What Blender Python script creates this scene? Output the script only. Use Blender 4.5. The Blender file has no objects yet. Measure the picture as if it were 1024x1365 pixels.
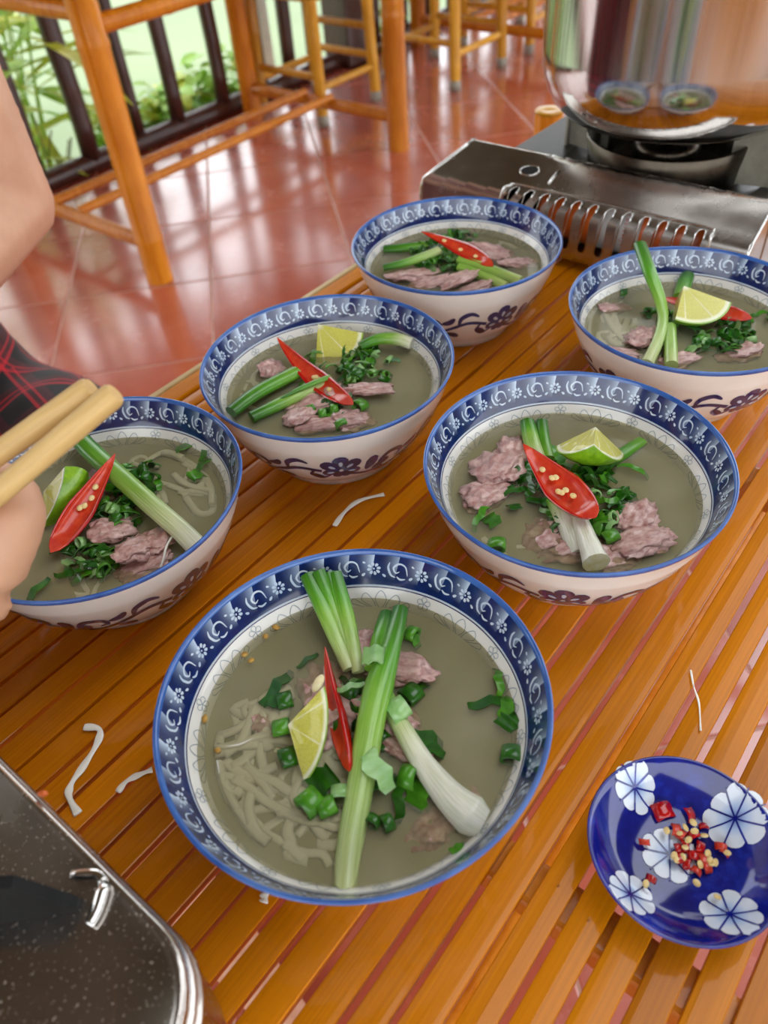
import bpy, bmesh, math, random
from math import sin, cos, pi, radians, sqrt, atan2
from mathutils import Vector as V, Matrix, noise
random.seed(7)
SC = bpy.context.scene
COL = SC.collection

# ------------------------------------------------------------------ camera, world, exposure
F_PX, PITCH, ROLL, CAMZ = 1037.3, radians(44.455), radians(-5.068), 1.04
FW = V((0, cos(PITCH), -sin(PITCH)))
_up = V((0, sin(PITCH), cos(PITCH)))
CR = V((1, 0, 0)) * cos(ROLL) + _up * sin(ROLL)
CU = V((1, 0, 0)) * -sin(ROLL) + _up * cos(ROLL)
EYE = V((0, 0, CAMZ))
cd = bpy.data.cameras.new('camera'); cam = bpy.data.objects.new('camera', cd); COL.objects.link(cam)
m = Matrix((CR, CU, -FW)).transposed().to_4x4(); m.translation = EYE
cam.matrix_world = m
cd.sensor_fit = 'VERTICAL'; cd.sensor_height = 36; cd.lens = F_PX / 1365 * 36
cd.clip_start = 0.01; cd.clip_end = 200
cd.dof.use_dof = True; cd.dof.focus_distance = 0.44; cd.dof.aperture_fstop = cd.lens / 3.2
SC.camera = cam
w = bpy.data.worlds.new('overcast_sky'); SC.world = w; w.use_nodes = True
bg = w.node_tree.nodes['Background']; bg.inputs[0].default_value = (0.93, 0.97, 1.0, 1); bg.inputs[1].default_value = 2.0
vs = SC.view_settings
vs.view_transform = 'Standard'; vs.look = 'None'; vs.gamma = 1; vs.use_curve_mapping = False
vs.exposure = 0.64

# ------------------------------------------------------------------ place frame: T runs along the table slats, S across them
ANG = radians(48.3)
T = V((cos(ANG), sin(ANG), 0)); S = V((-sin(ANG), cos(ANG), 0)); Z = V((0, 0, 1))
RIMH = 0.0725
ZT = CAMZ - 0.2964 - RIMH          # table top
BRZ = ZT + RIMH - 0.024            # broth level
def ts(t, s, z=0.0): return T * t + S * s + Z * z
def ray(u, v): return FW + CR * ((u - 512) / F_PX) + CU * ((682.5 - v) / F_PX)
def px(u, v, z):                   # pixel -> point on the horizontal plane z
    d = ray(u, v); return EYE + d * ((z - CAMZ) / d.z)
def ps(u, v, s):                   # pixel -> point on the vertical plane a distance s across the slats
    d = ray(u, v); return EYE + d * (s / d.dot(S))
def pd(u, v, d): return EYE + ray(u, v) * d      # pixel -> point at a depth

# ------------------------------------------------------------------ materials
def srgb(r, g, b):
    f = lambda c: c / 12.92 if c <= 0.04045 else ((c + 0.055) / 1.055) ** 2.4
    return (f(r / 255), f(g / 255), f(b / 255), 1)
class NT:
    def __init__(s, name):
        s.m = bpy.data.materials.new(name); s.m.use_nodes = True
        s.t = s.m.node_tree; s.b = s.t.nodes['Principled BSDF']; s.out = s.t.nodes['Material Output']
    def n(s, typ, **kw):
        nd = s.t.nodes.new(typ)
        for k, v in kw.items():
            if k.startswith('i_'):
                key = k[2:]; key = int(key) if key.isdigit() else key
                nd.inputs[key].default_value = v
            else: setattr(nd, k, v)
        return nd
    def l(s, a, b): s.t.links.new(a, b)
    def math(s, op, a, b=None, c=None):
        nd = s.n('ShaderNodeMath', operation=op)
        for i, x in enumerate((a, b, c)):
            if x is None: continue
            if hasattr(x, 'is_linked') or hasattr(x, 'links'): s.l(x, nd.inputs[i])
            else: nd.inputs[i].default_value = x
        return nd.outputs[0]
    def ramp(s, fac, stops, interp='LINEAR'):
        r = s.n('ShaderNodeValToRGB'); r.color_ramp.interpolation = interp
        e = r.color_ramp.elements
        while len(e) < len(stops): e.new(0.5)
        for k, (p_, c) in enumerate(stops): e[k].position = p_; e[k].color = c
        if fac is not None: s.l(fac, r.inputs[0])
        return r.outputs[0]
    def mix(s, fac, a, b):
        nd = s.n('ShaderNodeMix', data_type='RGBA')
        for i, x in ((0, fac), (6, a), (7, b)):
            if hasattr(x, 'links'): s.l(x, nd.inputs[i])
            else: nd.inputs[i].default_value = x
        return nd.outputs[2]
    def coord(s, kind='Object'): return s.n('ShaderNodeTexCoord').outputs[kind]
    def noise(s, vec, scale, detail=3, rough=.5, sc=None):
        if sc:
            mp = s.n('ShaderNodeMapping'); mp.inputs['Scale'].default_value = sc; s.l(vec, mp.inputs[0]); vec = mp.outputs[0]
        nd = s.n('ShaderNodeTexNoise'); nd.inputs['Scale'].default_value = scale
        nd.inputs['Detail'].default_value = detail; nd.inputs['Roughness'].default_value = rough
        s.l(vec, nd.inputs['Vector']); return nd.outputs['Fac']
    def bump(s, h, strength=.3, dist=.001):
        b = s.n('ShaderNodeBump'); b.inputs['Strength'].default_value = strength; b.inputs['Distance'].default_value = dist
        s.l(h, b.inputs['Height']); s.l(b.outputs[0], s.b.inputs['Normal'])
    def set(s, col=None, rough=None, metal=None, **kw):
        if col is not None:
            if hasattr(col, 'links'): s.l(col, s.b.inputs['Base Color'])
            else: s.b.inputs['Base Color'].default_value = col
        if rough is not None:
            if hasattr(rough, 'links'): s.l(rough, s.b.inputs['Roughness'])
            else: s.b.inputs['Roughness'].default_value = rough
        if metal is not None: s.b.inputs['Metallic'].default_value = metal
        for k, v in kw.items(): s.b.inputs[k.replace('_', ' ')].default_value = v
        return s.m
def varied(name, c1, c2, scale, rough=.5, stretch=None, bump=0, bd=.001, coord='Object', **kw):
    n = NT(name); f = n.noise(n.coord(coord), scale, 4, .6, stretch)
    if bump: n.bump(f, bump, bd)
    return n.set(n.ramp(f, [(.3, c1), (.7, c2)]), rough, **kw)
MAT = {}
# glazed porcelain
MAT['white'] = varied('white_porcelain', srgb(232, 228, 220), srgb(240, 237, 231), 30, .12, Coat_Weight=.4)
MAT['rimblue'] = varied('blue_rim_glaze', srgb(38, 78, 150), srgb(66, 108, 178), 60, .12, Coat_Weight=.4)
MAT['navyline'] = varied('navy_glaze', srgb(24, 32, 84), srgb(44, 56, 116), 90, .15, Coat_Weight=.4)
MAT['greyline'] = varied('grey_blue_glaze', srgb(150, 160, 166), srgb(168, 176, 180), 90, .15)
MAT['paleline'] = varied('pale_blue_glaze', srgb(176, 196, 222), srgb(216, 226, 238), 90, .13, Coat_Weight=.4)
def band_mat():
    n = NT('fluted_navy_band'); c = n.coord('Object')
    sp = n.n('ShaderNodeSeparateXYZ'); n.l(c, sp.inputs[0])
    a = n.math('ARCTAN2', sp.outputs[1], sp.outputs[0])
    # flutes lean a little: the angle shifts with height
    a2 = n.math('ADD', a, n.math('MULTIPLY', sp.outputs[2], 2.4))
    fr = n.math('FRACT', n.math('MULTIPLY', n.math('ADD', a2, 10), 40 / (2 * pi)))
    streak = n.math('POWER', n.math('SUBTRACT', 1.0, fr), 3.2)
    hz = n.math('MULTIPLY', n.math('SUBTRACT', sp.outputs[2], RIMH - 0.0150), 1 / 0.0090)
    hz = n.math('MINIMUM', n.math('MAXIMUM', hz, 0.0), 1.0)
    alt = n.math('FRACT', n.math('MULTIPLY', n.math('ADD', a2, 10), 20 / (2 * pi)))
    alt = n.math('ADD', n.math('MULTIPLY', n.math('GREATER_THAN', alt, .5), .4), .6)
    fac = n.math('MULTIPLY', n.math('MULTIPLY', streak, hz), alt)
    base = n.ramp(n.noise(c, 120, 3), [(.3, srgb(14, 26, 76)), (.7, srgb(24, 44, 104))])
    col = n.mix(fac, base, srgb(196, 214, 236))
    return n.set(col, .12, Coat_Weight=.4)
MAT['band'] = band_mat()
def cobalt():
    n = NT('cobalt_glaze'); f = n.noise(n.coord(), 55, 5, .65)
    return n.set(n.ramp(f, [(.3, srgb(10, 14, 92)), (.55, srgb(20, 30, 130)), (.75, srgb(34, 58, 178))]), .1, Coat_Weight=.5)
MAT['cobalt'] = cobalt()
def petal():
    n = NT('white_petal_glaze'); uv = n.coord('UV'); sp = n.n('ShaderNodeSeparateXYZ'); n.l(uv, sp.inputs[0])
    return n.set(n.ramp(sp.outputs[0], [(0.0, srgb(70, 100, 180)), (.35, srgb(176, 198, 232)), (.6, srgb(216, 226, 240)), (1, srgb(226, 232, 242))]), .1, Coat_Weight=.5)
MAT['petal'] = petal()
# bamboo
def bamboo(name, c1, c2, c3, rough, grain=(6, 90, 90), coat=.5, scale=3):
    n = NT(name); c = n.coord('Object')
    oi = n.n('ShaderNodeObjectInfo').outputs['Random']
    vec = n.n('ShaderNodeVectorMath', operation='ADD'); n.l(c, vec.inputs[0])
    cmb = n.n('ShaderNodeCombineXYZ'); n.l(n.math('MULTIPLY', oi, 13.0), cmb.inputs[0]); n.l(cmb.outputs[0], vec.inputs[1])
    f = n.noise(vec.outputs[0], scale, 5, .6, grain); g = n.noise(vec.outputs[0], 9, 3)
    h = n.noise(vec.outputs[0], 420, 2)
    col = n.ramp(f, [(.25, c1), (.5, c2), (.8, c3)])
    dark = n.ramp(n.math('ADD', n.math('MULTIPLY', g, .6), n.math('MULTIPLY', oi, .4)), [(.25, (.66, .6, .55, 1)), (.7, (1, 1, 1, 1))])
    mx = n.n('ShaderNodeMix', data_type='RGBA', blend_type='MULTIPLY'); mx.inputs[0].default_value = 1
    n.l(col, mx.inputs[6]); n.l(dark, mx.inputs[7])
    n.bump(n.math('ADD', n.math('MULTIPLY', f, .6), h), .12, .0006)
    return n.set(mx.outputs[2], rough, Coat_Weight=coat, Coat_Roughness=.1, Specular_IOR_Level=.05)
MAT['slat'] = bamboo('varnished_bamboo_slat', srgb(190, 106, 0), srgb(214, 128, 0), srgb(226, 144, 6), .34, coat=.42)
MAT['pole'] = bamboo('varnished_bamboo_pole', srgb(196, 108, 18), srgb(214, 130, 28), srgb(230, 152, 52), .35, (20, 20, 2))
MAT['edge'] = bamboo('raw_bamboo_edge', srgb(214, 180, 120), srgb(230, 204, 150), srgb(240, 222, 180), .4, (3, 90, 90))
MAT['poleY'] = bamboo('yellow_bamboo_pole', srgb(196, 132, 26), srgb(214, 154, 40), srgb(226, 176, 70), .4, (20, 20, 2))
MAT['node'] = varied('bamboo_node_ring', srgb(140, 80, 20), srgb(180, 112, 34), 40, .5)
MAT['darkwood'] = varied('dark_stained_wood', srgb(44, 22, 18), srgb(78, 40, 30), 8, .35, (12, 12, 1.5), .2, Coat_Weight=.3)
MAT['chop'] = varied('pale_chopstick_wood', srgb(200, 160, 98), srgb(218, 182, 120), 6, .5, (3, 1.2, 1), 0, .001, 'UV')
MAT['roof'] = varied('brown_roof_boards', srgb(82, 72, 64), srgb(116, 104, 94), 5, .7, (1, 14, 1))
# floor tile
def tile():
    n = NT('red_clay_tile'); c = n.coord('Object'); oi = n.n('ShaderNodeObjectInfo').outputs['Random']
    f = n.noise(c, 7, 5, .6); g = n.noise(c, 60, 3)
    col = n.ramp(n.math('ADD', n.math('MULTIPLY', f, .8), n.math('MULTIPLY', oi, .2)), [(.3, srgb(166, 74, 54)), (.55, srgb(186, 90, 68)), (.75, srgb(198, 108, 86))])
    n.bump(g, .05, .001)
    return n.set(col, n.ramp(f, [(.3, (.16,) * 3 + (1,)), (.7, (.3,) * 3 + (1,))]), Coat_Weight=1.0, Coat_Roughness=.16, Coat_IOR=1.95, Specular_IOR_Level=.6)
MAT['tile'] = tile()
MAT['grout'] = varied('pale_grout', srgb(196, 150, 132), srgb(214, 174, 156), 20, .8)
def water():
    n = NT('green_pond_water'); c = n.coord('Object')
    n.bump(n.noise(c, 1.6, 3, .5, (1, 3, 1)), .08, .05)
    return n.set(n.ramp(n.noise(c, .5, 2), [(.3, srgb(112, 130, 84)), (.7, srgb(132, 150, 100))]), .4, Specular_IOR_Level=.15)
MAT['water'] = water()
MAT['soil'] = varied('muddy_bank', srgb(70, 62, 40), srgb(110, 100, 66), 6, .9, None, .5, .02)
MAT['leafY'] = varied('yellow_green_leaf', srgb(176, 200, 40), srgb(224, 222, 84), 9, .5)
MAT['leafG'] = varied('bright_green_leaf', srgb(140, 200, 50), srgb(196, 230, 100), 12, .5)
MAT['twig'] = varied('dry_twig', srgb(96, 84, 54), srgb(140, 126, 86), 30, .8)
MAT['concrete'] = varied('pale_concrete', srgb(214, 212, 204), srgb(236, 234, 228), 14, .8)
# metals
def steel(name, c1, c2, r1, r2, scale=14, stretch=None, spots=0):
    n = NT(name); c = n.coord('Object'); f = n.noise(c, scale, 5, .65, stretch)
    col = n.ramp(f, [(.3, c1), (.7, c2)])
    rg = n.ramp(f, [(.3, (r1,) * 3 + (1,)), (.7, (r2,) * 3 + (1,))])
    if spots:
        v = n.noise(c, 700, 2, .5); k = n.ramp(v, [(.66, (0, 0, 0, 1)), (.7, (1, 1, 1, 1))])
        col = n.mix(k, col, srgb(190, 180, 168)); rg = n.mix(k, rg, (.6, .6, .6, 1))
    n.bump(f, .04, .002)
    return n.set(col, rg, 1.0)
MAT['steel'] = steel('worn_stainless_steel', (.42, .39, .36, 1), (.56, .53, .5, 1), .16, .32)
MAT['steelspot'] = steel('grease_spotted_steel', (.5, .45, .42, 1), (.6, .56, .52, 1), .12, .3, 9, None, 1)
MAT['scorch'] = steel('scorched_steel', (.3, .28, .25, 1), (.6, .58, .54, 1), .15, .5, 22)
MAT['chrome'] = steel('bright_steel_rim', (.7, .69, .67, 1), (.8, .79, .77, 1), .08, .16)
MAT['potsteel'] = steel('polished_pot_steel', (.6, .58, .56, 1), (.7, .69, .67, 1), .07, .16, 5, (30, 30, 1))
MAT['burner'] = varied('sooty_burner_steel', (.06, .055, .05, 1), (.2, .18, .15, 1), 16, .35, metallic=None) if False else steel('sooty_burner_steel', (.03, .024, .018, 1), (.11, .09, .068, 1), .2, .4)
MAT['support'] = varied('dull_grey_enamel', srgb(126, 122, 110), srgb(166, 160, 144), 30, .5)
MAT['blackiron'] = varied('black_enamel', srgb(14, 14, 14), srgb(26, 26, 26), 60, .6, Specular_IOR_Level=.2)
MAT['soot'] = varied('sooty_enamel', srgb(34, 30, 27), srgb(66, 58, 50), 20, .4)
MAT['dark'] = varied('dark_interior', srgb(14, 12, 12), srgb(24, 20, 18), 10, .7)  # dark colour for the shade inside the oval hole
MAT['canwhite'] = varied('canister_white_print', srgb(200, 198, 196), srgb(214, 212, 210), 10, .3)
MAT['canorange'] = varied('canister_orange_print', srgb(196, 84, 26), srgb(214, 104, 38), 10, .3)
MAT['redprint'] = varied('red_print', srgb(176, 40, 40), srgb(190, 50, 48), 10, .5)
MAT['paper'] = varied('pale_paper', srgb(226, 206, 204), srgb(240, 226, 224), 20, .8)
# food
def stalk_mat(name, stops):
    n = NT(name); uv = n.coord('UV'); sp = n.n('ShaderNodeSeparateXYZ'); n.l(uv, sp.inputs[0])
    f = n.noise(uv, 5, 3, .6, (9, .8, 1))
    col = n.ramp(n.math('ADD', sp.outputs[1], n.math('MULTIPLY', n.math('SUBTRACT', f, .5), .22)), stops)
    st = n.ramp(f, [(.35, (.78, .8, .7, 1)), (.6, (1, 1, 1, 1))])
    mx = n.n('ShaderNodeMix', data_type='RGBA', blend_type='MULTIPLY'); mx.inputs[0].default_value = .9
    n.l(col, mx.inputs[6]); n.l(st, mx.inputs[7]); n.bump(f, .25, .0006)
    return n.set(mx.outputs[2], .28, Subsurface_Weight=.15, Subsurface_Radius=(.003, .004, .001), Coat_Weight=.3)
g1, g2, g3, g4, g5 = srgb(46, 110, 12), srgb(88, 156, 34), srgb(142, 186, 74), srgb(206, 216, 158), srgb(236, 234, 214)
MAT['stalkG'] = stalk_mat('green_scallion', [(0, g1), (.55, g2), (1, srgb(120, 174, 50))])
MAT['stalkGW'] = stalk_mat('green_to_white_scallion', [(0, g1), (.3, g2), (.6, g3), (.82, g4), (1, g5)])
MAT['stalkM'] = stalk_mat('pale_green_scallion', [(0, g1), (.28, g2), (.5, g3), (.75, srgb(176, 204, 118)), (1, srgb(206, 214, 150))])
MAT['stalkW'] = stalk_mat('white_scallion_bulb', [(0, g2), (.1, g3), (.28, g4), (.5, g5), (1, srgb(240, 238, 224))])
MAT['stalkL'] = stalk_mat('light_green_scallion', [(0, g3), (.6, srgb(160, 196, 90)), (1, srgb(196, 210, 130))])
MAT['cutend'] = varied('cut_scallion_end', srgb(226, 210, 130), srgb(240, 236, 206), 200, .4)
def herb(name, c1, c2): return varied(name, c1, c2, 220, .3, Coat_Weight=.35, Subsurface_Weight=.08, Subsurface_Radius=(.002, .003, .001))
MAT['herbD'] = herb('dark_chopped_herb', srgb(24, 80, 8), srgb(52, 120, 20))
MAT['herbM'] = herb('green_chopped_herb', srgb(56, 128, 16), srgb(98, 168, 40))
MAT['herbP'] = herb('pale_chopped_herb', srgb(120, 178, 90), srgb(170, 208, 140))
MAT['chili'] = varied('red_chilli_skin', srgb(166, 6, 8), srgb(206, 18, 14), 90, .16, Coat_Weight=.5, Subsurface_Weight=.1, Subsurface_Radius=(.004, .001, .001))
MAT['chiliIn'] = varied('chilli_flesh', srgb(196, 32, 16), srgb(224, 78, 40), 160, .3, Coat_Weight=.3)
MAT['seed'] = varied('chilli_seed', srgb(226, 190, 110), srgb(244, 222, 164), 200, .4)
def limeflesh():
    n = NT('lime_flesh'); uv = n.coord('UV'); sp = n.n('ShaderNodeSeparateXYZ'); n.l(uv, sp.inputs[0])
    r, a = sp.outputs[0], sp.outputs[1]
    f = n.noise(uv, 9, 3, .6, (2.2, 12, 1))
    fl = n.ramp(f, [(.3, srgb(186, 178, 40)), (.55, srgb(214, 208, 84)), (.75, srgb(236, 230, 150))])
    seg = n.math('ABSOLUTE', n.math('SUBTRACT', n.math('FRACT', n.math('ADD', n.math('MULTIPLY', a, 2.3), .18)), .5))
    fl = n.mix(n.ramp(seg, [(.0, (1, 1, 1, 1)), (.05, (0, 0, 0, 1))]), fl, srgb(242, 236, 186))
    fl = n.mix(n.ramp(r, [(.05, (1, 1, 1, 1)), (.16, (0, 0, 0, 1))]), fl, srgb(244, 240, 206))
    col = n.mix(n.ramp(r, [(.87, (0, 0, 0, 1)), (.91, (1, 1, 1, 1))]), fl, srgb(240, 240, 200))
    col = n.mix(n.ramp(r, [(.955, (0, 0, 0, 1)), (.975, (1, 1, 1, 1))]), col, srgb(140, 178, 30))
    n.bump(f, .5, .0008)
    return n.set(col, .2, Coat_Weight=.6, Subsurface_Weight=.25, Subsurface_Radius=(.006, .006, .002))
MAT['limeflesh'] = limeflesh()
MAT['limeskin'] = varied('lime_skin', srgb(88, 138, 10), srgb(142, 184, 30), 160, .3, None, .4, .0005, Coat_Weight=.3)
MAT['limepulp'] = varied('loose_lime_pulp', srgb(226, 206, 150), srgb(240, 230, 190), 200, .4)
MAT['meat'] = varied('pale_boiled_beef', srgb(176, 116, 110), srgb(230, 196, 186), 3.2, .35, None, .35, .001, Coat_Weight=.35, Subsurface_Weight=.1, Subsurface_Radius=(.004, .002, .002))
MAT['noodle'] = varied('white_rice_noodle', srgb(240, 238, 226), srgb(248, 246, 238), 40, .35, Subsurface_Weight=.2, Subsurface_Radius=(.004, .004, .003))
MAT['garlic'] = varied('fried_garlic_flake', srgb(176, 120, 40), srgb(220, 180, 90), 200, .5)
def broth_cloud():
    n = NT('cloudy_broth_depth'); f = n.noise(n.coord(), 34, 3, .5)
    dif = n.n('ShaderNodeBsdfDiffuse'); n.l(n.ramp(f, [(.35, srgb(206, 200, 162)), (.65, srgb(224, 218, 184))]), dif.inputs[0])
    tr = n.n('ShaderNodeBsdfTransparent'); tr.inputs[0].default_value = srgb(214, 208, 178)
    m1 = n.n('ShaderNodeMixShader'); m1.inputs[0].default_value = .58; n.l(tr.outputs[0], m1.inputs[1]); n.l(dif.outputs[0], m1.inputs[2])
    n.l(m1.outputs[0], n.out.inputs['Surface']); return n.m
MAT['brothcloud'] = broth_cloud()
def broth():
    n = NT('cloudy_broth'); c = n.coord('Object'); t = n.t
    f = n.noise(c, 28, 3, .5)
    dif = n.n('ShaderNodeBsdfDiffuse'); n.l(n.ramp(f, [(.35, srgb(200, 196, 164)), (.65, srgb(216, 212, 184))]), dif.inputs[0])
    tr = n.n('ShaderNodeBsdfTransparent'); tr.inputs[0].default_value = srgb(238, 234, 214)
    gl = n.n('ShaderNodeBsdfGlossy'); gl.inputs['Roughness'].default_value = .03
    m1 = n.n('ShaderNodeMixShader'); n.l(n.ramp(f, [(.3, (.16,) * 3 + (1,)), (.7, (.26,) * 3 + (1,))]), m1.inputs[0])
    n.l(tr.outputs[0], m1.inputs[1]); n.l(dif.outputs[0], m1.inputs[2])
    fr = n.n('ShaderNodeFresnel'); fr.inputs['IOR'].default_value = 1.34
    bp = n.n('ShaderNodeBump'); bp.inputs['Strength'].default_value = .05; bp.inputs['Distance'].default_value = .002
    n.l(n.noise(c, 60, 2), bp.inputs['Height'])
    n.l(bp.outputs[0], gl.inputs['Normal']); n.l(bp.outputs[0], fr.inputs['Normal'])
    m2 = n.n('ShaderNodeMixShader'); n.l(fr.outputs[0], m2.inputs[0]); n.l(m1.outputs[0], m2.inputs[1]); n.l(gl.outputs[0], m2.inputs[2])
    n.l(m2.outputs[0], n.out.inputs['Surface']); return n.m
MAT['broth'] = broth()
# person
MAT['skin'] = varied('skin', srgb(196, 146, 116), srgb(208, 160, 130), 26, .5, None, .08, .001, Subsurface_Weight=.12, Subsurface_Radius=(.008, .004, .002))
MAT['nail'] = varied('fingernail', srgb(222, 176, 160), srgb(230, 188, 172), 60, .3)
MAT['hair'] = varied('black_hair', srgb(16, 12, 10), srgb(34, 26, 22), 40, .4, (60, 60, 4), .5)
MAT['eye'] = varied('eye_white', srgb(232, 230, 226), srgb(238, 236, 232), 30, .2)
def plaid():
    n = NT('red_black_plaid_cloth'); c = n.coord('Object')
    def rot(v, r):
        q = n.n('ShaderNodeMapping'); q.inputs['Rotation'].default_value = r; n.l(v, q.inputs[0])
        sp = n.n('ShaderNodeSeparateXYZ'); n.l(q.outputs[0], sp.inputs[0]); return sp.outputs
    rr = (0, radians(12), -ANG + radians(12))
    co, no = rot(c, rr), rot(n.coord('Normal'), rr)
    P_ = .052
    def stripe(x, lo, hi):
        f = n.math('FRACT', n.math('ADD', n.math('MULTIPLY', x, 1 / P_), 20))
        return n.math('MULTIPLY', n.math('GREATER_THAN', f, lo), n.math('LESS_THAN', f, hi))
    thin = wide = None
    for k in range(3):        # stripes of an axis run only on cloth that does not face that axis
        ok = n.math('LESS_THAN', n.math('ABSOLUTE', no[k]), .72)
        t_ = n.math('MULTIPLY', ok, n.math('ADD', stripe(co[k], .0, .07), stripe(co[k], .17, .22)))
        w_ = n.math('MULTIPLY', ok, stripe(co[k], .0, .42))
        thin = t_ if thin is None else n.math('ADD', thin, t_); wide = w_ if wide is None else n.math('ADD', wide, w_)
    base = n.mix(n.math('MULTIPLY', wide, .45), srgb(20, 16, 18), srgb(92, 20, 30))
    col = n.mix(n.math('MINIMUM', n.math('MULTIPLY', thin, .6), 1.0), base, srgb(206, 30, 46))
    n.bump(n.noise(c, 500, 2), .2, .0005)
    return n.set(col, .85, Sheen_Weight=.1)
MAT['plaid'] = plaid()

# ------------------------------------------------------------------ mesh helpers
def me_from(verts, faces, name, uv=None, smooth=True, mats=None, fm=None):
    me = bpy.data.meshes.new(name); me.from_pydata([tuple(v) for v in verts], [], faces)
    if smooth: me.polygons.foreach_set('use_smooth', [True] * len(me.polygons))
    if uv:
        l = me.uv_layers.new(name='UVMap')
        for lp in me.loops: l.data[lp.index].uv = uv[lp.vertex_index]
    for x in (mats or []): me.materials.append(MAT[x])
    if fm: me.polygons.foreach_set('material_index', fm)
    me.update(); return me
class MB:
    """collects shapes, then links them as one mesh object"""
    def __init__(s): s.v = []; s.f = []; s.uv = []; s.fm = []; s.cur = 0; s.sharp = False
    def add(s, vs, fs, uv=None):
        o = len(s.v); s.v += [V(x) for x in vs]; s.uv += uv or [(0, 0)] * len(vs)
        s.f += [[i + o for i in f] for f in fs]; s.fm += [s.cur] * len(fs); return s
    def box(s, c, size, R=None, bev=0.0):
        hx, hy, hz = (x / 2 for x in size); c = V(c); bm = bmesh.new(); bmesh.ops.create_cube(bm, size=1)
        for v in bm.verts: v.co = V((v.co.x * size[0], v.co.y * size[1], v.co.z * size[2]))
        if bev: bmesh.ops.bevel(bm, geom=bm.edges[:], offset=bev, segments=2, affect='EDGES', profile=.5)
        return s.bm(bm, c, R)
    def bm(s, bm, c=V(), R=None):
        bm.verts.index_update(); R = R or Matrix.Identity(3)
        vs_ = [R @ v.co + V(c) for v in bm.verts]; fs = [[v.index for v in f.verts] for f in bm.faces]; bm.free(); return s.add(vs_, fs)
    def lathe(s, prof, n=48, c=(0, 0, 0), closed=False, mats=None):
        c = V(c); vs_ = []; fs = []; k = len(prof); uv = []
        for i in range(n):
            a = 2 * pi * i / n
            for j, (r, z) in enumerate(prof): vs_.append(c + V((r * cos(a), r * sin(a), z))); uv.append((i / n, j / (k - 1)))
        o = len(s.v); s.v += vs_; s.uv += uv
        for i in range(n):
            i2 = (i + 1) % n
            for j in range(k - 1):
                s.f.append([o + i * k + j, o + i2 * k + j, o + i2 * k + j + 1, o + i * k + j + 1]); s.fm.append(mats[j] if mats else s.cur)
        return s
    def tube(s, pts, rad, n=10, flat=1.0, up=None, cap=True, twist=0):
        pts = [V(p) for p in pts]; m = len(pts); rad = rad if hasattr(rad, '__len__') else [rad] * m
        d0 = (pts[1] - pts[0]).normalized(); up = V(up) if up is not None else (V((0, 0, 1)) if abs(d0.z) < .9 else V((1, 0, 0)))
        vs_ = []; fs = []; uv = []; L = [0]
        for i in range(1, m): L.append(L[-1] + (pts[i] - pts[i - 1]).length)
        for i in range(m):
            d = (pts[min(i + 1, m - 1)] - pts[max(i - 1, 0)]).normalized()
            x = d.cross(up).normalized(); up = x.cross(d).normalized()
            for j in range(n):
                a = 2 * pi * j / n + twist * L[i]
                vs_.append(pts[i] + x * (cos(a) * rad[i]) + up * (sin(a) * rad[i] * flat)); uv.append((j / n, L[i] / L[-1]))
        for i in range(m - 1):
            for j in range(n):
                j2 = (j + 1) % n; fs.append([i * n + j, i * n + j2, (i + 1) * n + j2, (i + 1) * n + j])
        if cap:
            fs.append(list(range(n))[::-1]); fs.append([(m - 1) * n + j for j in range(n)])
        return s.add(vs_, fs, uv)
    def ell(s, c, r, R=None, sub=2):
        bm = bmesh.new(); bmesh.ops.create_icosphere(bm, subdivisions=sub, radius=1)
        for v in bm.verts: v.co = V((v.co.x * r[0], v.co.y * r[1], v.co.z * r[2]))
        return s.bm(bm, c, R)
    def mesh(s, name, mat, smooth=True):
        mats = mat if isinstance(mat, (list, tuple)) else [mat]
        return me_from(s.v, s.f, name, s.uv, smooth, mats, s.fm)
    def build(s, name, mat, parent=None, smooth=True, recenter=False, loc=None):
        if recenter and s.v:
            lo = V((min(v.x for v in s.v), min(v.y for v in s.v), min(v.z for v in s.v))); hi = V((max(v.x for v in s.v), max(v.y for v in s.v), max(v.z for v in s.v)))
            c = (lo + hi) / 2; c.z = lo.z; s.v = [v - c for v in s.v]; loc = c
        return link(name, s.mesh(name, mat, smooth), parent, loc)
def link(name, me, parent=None, loc=None):
    o = bpy.data.objects.new(name, me); COL.objects.link(o)
    if parent: o.parent = parent
    if loc is not None: o.location = loc
    return o
def tag(o, label=None, cat=None, group=None, kind=None):
    if label: o['label'] = label
    if cat: o['category'] = cat
    if group: o['group'] = group
    if kind: o['kind'] = kind
    return o
def empty(name, loc, rz=0, label=None, cat=None, group=None):
    o = bpy.data.objects.new(name, None); COL.objects.link(o); o.location = loc; o.rotation_euler = (0, 0, rz); o.empty_display_size = .05
    return tag(o, label, cat, group)
def copy_tree(o, parent=None):
    c = o.copy(); COL.objects.link(c)
    if parent: c.parent = parent
    for ch in list(o.children): copy_tree(ch, c)
    return c
def smooth_by_angle(o, ang=40):
    me = o.data; bm = bmesh.new(); bm.from_mesh(me)
    for e in bm.edges:
        if len(e.link_faces) == 2 and e.calc_face_angle(0) > radians(ang): e.smooth = False
    bm.to_mesh(me); bm.free(); return o
def crom(P, n=8, closed=False):
    """Catmull-Rom through 2-D or 3-D points"""
    P = [V(p) for p in P]; out = []
    m = len(P)
    for i in range(m - 1):
        p0, p1, p2, p3 = P[max(i - 1, 0)], P[i], P[i + 1], P[min(i + 2, m - 1)]
        for k in range(n):
            t = k / n
            out.append(.5 * ((2 * p1) + (p2 - p0) * t + (2 * p0 - 5 * p1 + 4 * p2 - p3) * t * t + (3 * p1 - p0 - 3 * p2 + p3) * t ** 3))
    out.append(P[-1]); return out

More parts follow.
